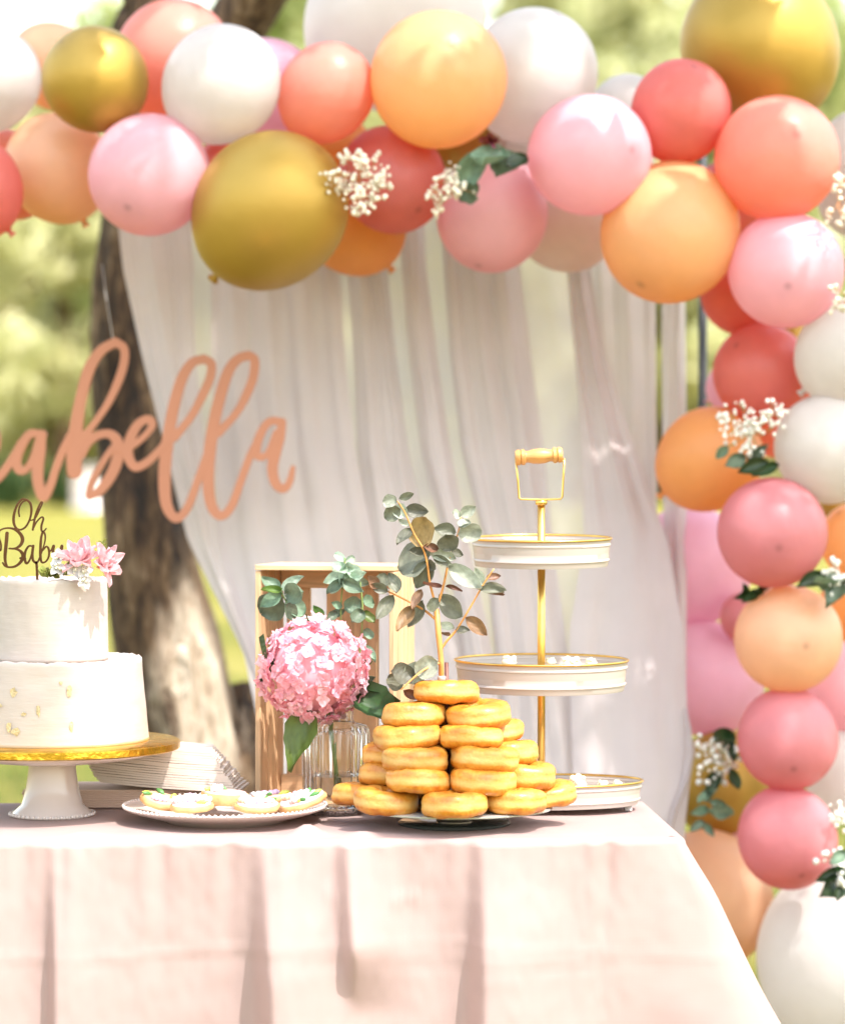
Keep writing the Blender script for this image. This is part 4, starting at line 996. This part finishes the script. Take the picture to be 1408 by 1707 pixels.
def sage():
    T = thing('sage_eucalyptus', P(575, 1205, 4.76), 'sage green eucalyptus sprigs behind the pink hydrangea', 'branch'); Y = 4.77; p = lambda x, y, d=0: P(x, y, Y + d)
    for t in ([(575, 1180), (570, 1100), (568, 1020), (572, 960), (575, 930)], [(580, 1180), (598, 1100), (604, 1020), (600, 970)], [(560, 1180), (520, 1090), (490, 1030), (468, 985)]):
        pts = crom([tuple(p(x, y)) for x, y in t], 5); MB().tube(pts, .0013, 6).build('stem', M_greenstem, T)
    g, l, dk = M_eucg, M_eucl, M_mid; r = random.Random(9)
    for (x0, y0, x1, y1, wf, mt) in [(470, 988, 440, 1012, .6, g), (472, 985, 500, 962, .55, l), (468, 985, 434, 988, .45, dk), (472, 995, 438, 1022, .95, g), (478, 990, 508, 985, .9, g), (475, 1000, 505, 1022, .8, g), (470, 985, 445, 970, .6, g), (490, 1030, 478, 1010, .8, g),
        (574, 935, 560, 924, .7, l), (575, 935, 590, 930, .7, l), (574, 945, 552, 955, .8, l), (576, 945, 600, 960, .7, l), (572, 955, 548, 972, .6, l), (575, 955, 598, 975, .6, l), (575, 962, 558, 985, .7, l), (585, 965, 606, 955, .6, l), (573, 968, 548, 992, .5, g), (575, 968, 600, 985, .6, g), (572, 980, 575, 940, .7, l), (580, 970, 612, 972, .5, l),
        (602, 1000, 578, 1012, .9, g), (602, 1000, 622, 1005, .9, g), (570, 1012, 552, 1005, .6, g), (572, 1015, 590, 1020, .5, dk), (604, 1020, 585, 1038, .7, g), (604, 1022, 622, 1035, .7, dk), (540, 1030, 525, 1015, .6, dk), (550, 1032, 572, 1018, .6, g),
        (606, 1050, 622, 1062, .7, g), (604, 1080, 624, 1098, .6, g), (602, 1105, 622, 1100, .5, dk), (600, 1140, 622, 1130, .5, g), (560, 1020, 545, 1035, .6, g), (515, 1040, 500, 1028, .6, dk)]:
        dy = r.uniform(-.03, .03); leaf(T, p(x0, y0, dy * .3), p(x1, y1, dy), wf, 'round' if wf > .62 else 'oval', mt)
sage()

# ------------------------------------------------------------------ cake
CC = P(87, 1350, 4.70); CC.z = ZT
def zc_(py): return H - (py - YH) / F * 4.70
def mat_icing():
    m = NB('buttercream'); v = m.coord('Object', (1, 1, 3)); col = m.ramp(m.noise(v, 14, 5), [(.3, (.42, .345, .30)), (.7, (.47, .395, .345))])
    m.L(col, m.b.inputs['Base Color']); m.b.inputs['Roughness'].default_value = .55
    m.b.inputs['Subsurface Weight'].default_value = .15; m.b.inputs['Subsurface Radius'].default_value = (.01, .006, .004); m.b.inputs['Subsurface Scale'].default_value = .5
    v2 = m.coord('Object', (.35, .35, 3)); b1 = m.bump(m.noise(v, 70, 4, .6), .12, .002); m.L(m.bump(m.noise(v2, 13, 5, .6), .22, .006, b1), m.b.inputs['Normal']); return m.m
M_icing = mat_icing()
M_foil = mat_basic('gold_foil', (.80, .47, .06), .25, 1, .25, 30, bump=.003, bscale=45)
M_flake = mat_basic('gold_leaf_flake', (.50, .39, .22), .5, .2, .2, 200, bump=.001, bscale=300)
def cake():
    Ts = thing('cake_stand', CC, 'white pedestal cake stand under the two-tier cake', 'cake stand'); b = MB()
    zt = zc_(1250) - ZT
    MB().lathe([(.001, .006), (.05, .0035), (.064, .001), (.066, .004), (.060, .009), (.048, .020), (.0415, .045), (.037, .075), (.037, zt - .022)], CC, 56).build('pedestal', M_ceramic, Ts)
    MB().lathe([(.001, zt - .022), (.06, zt - .021), (.13, zt - .012), (.168, zt - .004), (.172, zt), (.168, zt + .0005), (.001, zt)], CC, 72).build('plate', M_ceramic, Ts)
    bd = MB()
    for k in range(46):
        a = k / 46 * 6.283; bd.ball(CC + Vector((.0655 * math.cos(a), .0655 * math.sin(a), .005)), .0032, 7, 5)
    bd.build('bead_trim', M_ceramic, Ts)
    T = thing('cake', CC + Vector((0, 0, zt)), 'white two-tier buttercream cake with gold flecks on a gold board', 'cake'); c = CC + Vector((0, 0, zt + .001))
    def wob(s, amp): return lambda a, z: 1 + amp * noise.noise((math.cos(a) * 2 + s, math.sin(a) * 2, z * 14)) + amp * .5 * noise.noise((math.cos(a) * 6 + s, math.sin(a) * 6, z * 40))
    MB().lathe([(.001, .0), (.196, .0), (.2005, .002), (.2005, .012), (.197, .0145), (.001, .0145)], c, 160, mod=lambda a, z: 1 + .004 * noise.noise((math.cos(a) * 14, math.sin(a) * 14, 0))).build('cake_board', M_foil, T, sharp=50)
    z0 = .0148; z1 = zc_(1098) - c.z; z2 = zc_(966) - c.z; r1, r2 = PXR(160, 4.7), PXR(93.5, 4.7); t1, t2 = PXR(149, 4.7), PXR(91, 4.7)
    def tier(nm, za, zb, ra, rb, s):
        n = 26; prof = [(.001, za)] + [(ra + (rb - ra) * k / n, za + (zb - za) * k / n) for k in range(n + 1)] + [(rb - .002, zb + .0025), (rb - .007, zb + .001), (rb - .014, zb - .002), (.001, zb - .002)]
        b = MB().lathe(prof, c, 180, mod=wob(s, .012)); out = []
        for x, y, z in b.v:
            a = math.atan2(y - c.y, x - c.x); rr = math.hypot(x - c.x, y - c.y)
            if z > c.z + zb - .004 and rr > rb * .85: z += .0035 * noise.noise((math.cos(a) * 7 + s, math.sin(a) * 7, 1)) + .002 * noise.noise((math.cos(a) * 22 + s, math.sin(a) * 22, 2))
            out.append((x, y, z))
        b.v = out; return b.build(nm, M_icing, T)
    lower = tier('lower_tier', z0, z1, r1, t1, 3); tier('upper_tier', z1 - .0015, z2, r2, t2, 8)
    r = random.Random(2)
    for (px, py, sx, sy) in [(42, 1143, 9, 12), (134, 1142, 6, 14), (84, 1172, 5, 16), (48, 1206, 12, 12), (136, 1200, 5, 14), (36, 1200, 6, 16), (60, 1178, 6, 6), (120, 1128, 5, 5), (20, 1165, 5, 6)]:
        ang = math.asin(max(-.98, min(.98, (px - 87) / 156))); fr = (zc_(py) - c.z - z0) / (z1 - z0); rr = (r1 + (t1 - r1) * fr) * 1.0085
        b = MB(); v = []; f = []; n = 10
        cen = None
        ring = [(0, 0)] + [(math.cos(k / n * 6.283) * r.uniform(.55, 1.1), math.sin(k / n * 6.283) * r.uniform(.55, 1.1)) for k in range(n)]
        for (u, w_) in ring:
            a2 = ang + u * PXR(sx * .8, 4.7) / rr; v.append((c.x + rr * math.sin(a2), c.y - rr * math.cos(a2) - r.uniform(0, .0012), zc_(py) + w_ * PXR(sy * .75, 4.7)))
        f = [(0, 1 + k, 1 + (k + 1) % n) for k in range(n)]; b.add(v, f).build('gold_flake', M_flake, lower, False)
    return c.z + z2
ztop = cake()
def topper():
    Y = 4.66; k = 6.4
    T = thing('cake_topper', Vector((P(61, 960, Y).x, Y, ztop - .01)), 'rose gold mirror script topper reading Oh Baby on the cake', 'cake topper')
    def s(pts, w): return st([(x / k, 810 + y / k) for x, y in pts], [q / k for q in w] if hasattr(w, '__len__') else w / k)
    L = {}
    L['letter_o'] = [s([(207, 325), (200, 270), (215, 210), (250, 165), (290, 152)], [14, 14, 14, 15, 16]), s([(290, 150), (240, 142), (190, 195), (155, 280), (145, 370), (165, 440), (215, 468), (275, 435), (318, 355), (335, 265), (325, 190), (290, 150)], [18, 18, 20, 24, 26, 22, 18, 18, 18, 22, 22, 18])]
    L['letter_h'] = [s([(318, 368), (350, 362), (385, 330), (430, 235), (452, 180), (435, 178), (405, 240), (375, 330), (350, 468)], [12, 13, 14, 14, 15, 15, 18, 20, 20]), s([(352, 460), (390, 385), (440, 335), (462, 350), (442, 425), (445, 480), (470, 480), (492, 455)], [14, 14, 15, 18, 20, 18, 14, 12])]
    L['letter_b_capital'] = [s([(75, 505), (66, 610), (55, 720), (55, 800), (75, 862)], [34, 34, 32, 26, 18]), s([(-48, 700), (-30, 660), (5, 690), (8, 620), (-15, 540), (-5, 480), (60, 452), (140, 458), (210, 505), (240, 570), (218, 632), (160, 668), (98, 668)], [14, 14, 16, 18, 18, 16, 16, 22, 32, 36, 30, 20, 16]),
                             s([(150, 668), (210, 690), (245, 740), (225, 805), (170, 855), (105, 868), (55, 855), (28, 820)], [18, 26, 36, 32, 24, 20, 18, 14])]
    L['letter_a'] = [s([(350, 645), (310, 642), (275, 690), (262, 760), (280, 825), (312, 800), (340, 720), (352, 650)], [18, 18, 22, 26, 24, 18, 16, 18]), s([(355, 640), (345, 720), (352, 790), (385, 822), (412, 795), (425, 760)], [24, 26, 24, 20, 16, 14]), s([(215, 772), (245, 760), (270, 775)], 18)]
    L['letter_b'] = [s([(412, 790), (440, 720), (475, 610), (482, 530), (460, 492), (440, 545), (432, 650), (432, 760), (448, 815), (490, 805), (520, 750), (520, 680), (495, 648), (455, 690)], [14, 14, 14, 16, 20, 22, 26, 26, 20, 18, 20, 22, 18, 14])]
    L['letter_y'] = [s([(520, 700), (545, 690), (572, 640), (565, 700), (585, 740), (630, 710), (660, 640), (645, 740), (600, 850), (560, 880)], [14, 16, 26, 24, 18, 16, 26, 22, 18, 14])]
    L['stake'] = [s([(388, 815), (395, 900), (398, 1010)], [24, 25, 25])]
    for j, (nm, ss) in enumerate(L.items()): cutout(nm, ss, Y, .0028, M_rosegold, T, .35, dy=(j % 3) * .0003, bev=.0002)
topper()
def cake_flowers():
    Y = 4.63; r = random.Random(6)
    def bloom(cx, cy, n, ln, axis, label, mat, wf, cup, nm='petal', cat='flower', yy=Y, layers=2):
        c = P(cx, cy, yy); T = thing('cake_flower', c, label, cat, 'flowers on top of the cake'); ax = Vector(axis).normalized(); u = ax.orthogonal().normalized(); w_ = ax.cross(u)
        for lay in range(layers):
            for k in range(n):
                a = k / n * 6.283 + lay * .3 + r.uniform(-.15, .15); out = u * math.cos(a) + w_ * math.sin(a)
                d = (out + ax * (cup + .5 * lay + r.uniform(-.1, .15))).normalized() * PXR(ln * (1 - .18 * lay) * r.uniform(.85, 1.1), yy)
                leaf(T, c + d * .08, c + d, wf, 'oval', mat, facing=ax - out * .3, name=nm)
        b = MB()
        for k in range(16): b.ball(c + ax * .004 + Vector((r.gauss(0, .003), r.gauss(0, .003), r.gauss(0, .003))), .0018, 6, 4)
        b.build('flower_centre', mat_basic('stamen_' + str(cx), (.70, .26, .12) if layers > 1 else (.62, .60, .48), .7), T)
    bloom(133, 938, 10, 40, (-.1, -.55, .8), 'larger pink cake flower with upright petals', M_daisy, .52, .35, layers=3)
    bloom(166, 945, 9, 38, (.75, -.4, .35), 'pink cake flower facing right over the cake edge', M_daisy, .5, .5, layers=3)
    for cx, cy, lb in ((98, 930, 'white little flower left of the pink cake flowers'), (123, 950, 'white little flower in the middle of the cake flowers'), (140, 952, 'white little flower under the larger pink cake flower'), (140, 968, 'white little flower lying lowest on the cake edge'), (95, 945, 'white little flower nearest the topper')):
        bloom(cx, cy, 5, 14, (r.uniform(-.4, .4), -1, r.uniform(0, .5)), lb, M_whitep, .8, .1, layers=1, yy=Y - .015)
    T = thing('moss_sprig', P(90, 962, Y), 'small olive green sprig at the foot of the topper', 'sprig')
    mm = mat_leaf('olive_moss', (.26, .26, .06), .3)
    for k in range(46):
        x, y = r.uniform(64, 112), 960 - r.random() * 9; leaf(T, P(x, y, Y + r.uniform(-.02, .02)), P(x + r.uniform(-6, 6), y - r.uniform(-3, 7), Y + r.uniform(-.02, .02)), .4, 'oval', mm)
    T = thing('fern_sprig', P(168, 925, Y + .03), 'thin fern tip rising behind the pink cake flowers', 'sprig')
    MB().tube([P(168, 930, Y + .03), P(172, 915, Y + .03), P(171, 902, Y + .03)], .0006, 5).build('stem', M_greenstem, T)
    for k in range(5):
        y = 926 - 5 * k; leaf(T, P(171, y, Y + .03), P(178, y - 5, Y + .03), .4, 'oval', mm); leaf(T, P(171, y, Y + .03), P(165, y - 4, Y + .03), .35, 'oval', mm)
cake_flowers()

# ------------------------------------------------------------------ napkins
M_nap = mat_basic('ivory_paper_napkin', (.60, .51, .44), .85, var=.03, scale=20, bump=.0006, bscale=150, trans=.1)
M_nap2 = mat_basic('blush_paper_napkin', (.58, .40, .31), .85, var=.04, scale=20, bump=.0006, bscale=150)
def napkins():
    cu = P(238, 1300, 4.84); T = thing('napkin_stack', Vector((cu.x, cu.y, ZT + .03)), 'fanned stack of folded ivory paper napkins beside the cake', 'napkins')
    r = random.Random(8); n = 17
    for k in range(n):
        L, Wd = .225, .13; v = []; f = []; nu = 14; sl = .0
        # a folded sheet: rounded fold at the left end, two plies open at the right
        z0 = ZT + .036 + k * .0041; q = k / (n - 1); th = .0034; ang = R(-4 + 6 * q + r.uniform(-.6, .6)); sh = .050 * (1 - q) + r.uniform(-.002, .002)
        prof = []
        for i in range(nu + 1): t = i / nu; prof.append((-L / 2 + t * L, .5))
        ring = [(-L / 2 + .002 + x * (L - .002), th) for x in np.linspace(0, 1, nu)] + [(L / 2 - x * (L - .002), 0) for x in np.linspace(0, 1, nu)] + [(-L / 2, th / 2)]
        vs = []
        for y in (-Wd / 2, 0, Wd / 2):
            for x, z in ring:
                bow = .009 * (.5 - x / L) ** 2 + (.010 * q + .006) * -(x / L) + .0003 * math.sin(x * 40 + k)
                vs.append((x, y, z + bow - .003))
        m = len(ring)
        for a in range(2):
            for i in range(m): i2 = (i + 1) % m; f.append((a * m + i, a * m + i2, (a + 1) * m + i2, (a + 1) * m + i))
        f.append(tuple(range(m))[::-1]); f.append(tuple(range(2 * m, 3 * m)))
        M = Matrix.Translation((cu.x + sh, cu.y, z0)) @ Matrix.Rotation(ang, 4, 'Z')
        MB().add(vs, f).build('napkin', M_nap, T, False, M=M)
    c2 = P(200, 1330, 4.86); T2 = thing('napkin_stack', Vector((c2.x, c2.y, ZT)), 'low square stack of blush napkins under the fanned ivory ones', 'napkins')
    for k in range(8):
        MB().box((0, 0, 0), (.30 + r.uniform(-.002, .002), .13, .0034), .0012).build('napkin', M_nap2, T2, False, M=Matrix.Translation((c2.x + r.uniform(-.001, .001), c2.y, ZT + .0046 + k * .0036)) @ Matrix.Rotation(R(r.uniform(-.6, .6)), 4, 'Z'))
napkins()

# ------------------------------------------------------------------ cookie plate
PC = P(375, 1360, 4.62); PC.z = ZT
def plate():
    T = thing('cookie_plate', PC, 'white ceramic plate with beaded rim holding decorated cookies', 'plate')
    MB().lathe([(.001, .0045), (.075, .0035), (.085, .001), (.092, .002), (.098, .0065), (.125, .013), (.150, .021), (.1575, .0245), (.1585, .026), (.157, .0275), (.148, .0245), (.124, .0165), (.100, .0105), (.080, .0085), (.001, .0085)], PC, 96).build('dish', M_ceramic, T, sharp=60)
    b = MB()
    for k in range(110):
        a = k / 110 * 6.283; b.ball(PC + Vector((.1565 * math.cos(a), .1565 * math.sin(a), .0275)), .0026, 7, 5)
    b.build('bead_rim', M_ceramic, T)
plate()
M_cook = mat_basic('baked_cookie', (.60, .33, .13), .75, var=.15, scale=60, bump=.001, bscale=200)
ICE = {'white': mat_basic('white_icing', (.64, .60, .57), .4, var=.03), 'pink': mat_basic('pink_icing', (.66, .40, .37), .4, var=.05), 'lilac': mat_basic('lilac_icing', (.62, .44, .60), .4, var=.05), 'peach': mat_basic('peach_icing', (.66, .36, .22), .4, var=.05)}
M_icl = mat_basic('green_icing', (.07, .20, .05), .45, var=.2); M_icy = mat_basic('lime_icing', (.45, .50, .08), .45, var=.2)
def cookie(px, py, Y, r, rot, ice, label, seed, th=.008, flowers=3, leaves=2):
    q = random.Random(seed); c = P(px, py, Y); T = thing('decorated_cookie', c, label, 'cookie', 'decorated cookies on the plate'); rr = PXR(r, Y)
    M = Matrix.Translation(c) @ Matrix.Rotation(R(rot[0]), 4, 'X') @ Matrix.Rotation(R(rot[1]), 4, 'Y') @ Matrix.Rotation(q.random() * 6, 4, 'Z')
    MB().lathe([(.001, 0), (rr * .95, 0), (rr, th * .3), (rr, th * .7), (rr * .95, th), (.001, th)], (0, 0, 0), 40, mod=lambda a, z: 1 + .03 * math.sin(8 * a)).build('biscuit', M_cook, T, M=M, sharp=50)
    ic = MB().lathe([(rr * .90, th), (rr * .89, th + .0018), (rr * .82, th + .0026), (.001, th + .0028)], (0, 0, 0), 40, mod=lambda a, z: 1 + .02 * math.sin(5 * a + seed)).build('icing', ICE[ice], T, M=M)
    for k in range(flowers):
        a = q.random() * 6.28; d = math.sqrt(q.random()) * rr * .75; b = MB(); p = Vector((d * math.cos(a), d * math.sin(a), th + .003))
        for j in range(6): b.ball(p + Vector((.0058 * math.cos(j * 1.05), .0058 * math.sin(j * 1.05), .002 + .0015 * (j % 2))), .0042, 8, 5)
        b.ball(p + Vector((0, 0, .004)), .0032, 8, 5); b.build('icing_flower', ICE[q.choice(['white', 'white', 'pink', 'peach', 'lilac'])], T, M=M)
    for k in range(leaves):
        a = q.random() * 6.28; p = Vector((rr * .5 * math.cos(a), rr * .5 * math.sin(a), th + .003)); e = p + Vector((math.cos(a + .8), math.sin(a + .8), .15)) * .018
        b = MB().tube([p, p.lerp(e, .4), p.lerp(e, .75), e], [.0012, .0040, .0030, .0004], 8); b.build('icing_leaf', M_icl if k % 2 == 0 else M_icy, T, M=M)
for k, a in enumerate([
    (266, 1341, 4.60, 34, (10, 14), 'peach', 'cookie tilted on the left rim with dark green icing leaves'),
    (320, 1350, 4.55, 36, (4, -2), 'white', 'flat white iced flower cookie left of centre on the plate'),
    (374, 1340, 4.65, 40, (0, 3), 'pink', 'thick pink iced cookie resting highest in the plate centre'),
    (428, 1349, 4.56, 38, (6, 2), 'white', 'white blossom cookie right of centre at the plate front'),
    (452, 1338, 4.68, 38, (-4, -6), 'peach', 'peach flower cookie at the back right of the plate'),
    (505, 1341, 4.60, 42, (8, -16), 'white', 'large cookie leaning over the right rim of the plate'),
    (335, 1343, 4.70, 32, (0, 0), 'lilac', 'lilac iced cookie lying behind the thick pink one')]):
    px, py, Y, r_, rot, ice, lb = a
    cookie(px, py, Y, r_, rot, ice, lb, k + 3, th=.017 if k == 2 else .009, flowers=(2, 8, 2, 9, 6, 6, 3)[k], leaves=(5, 2, 2, 4, 4, 5, 2)[k])
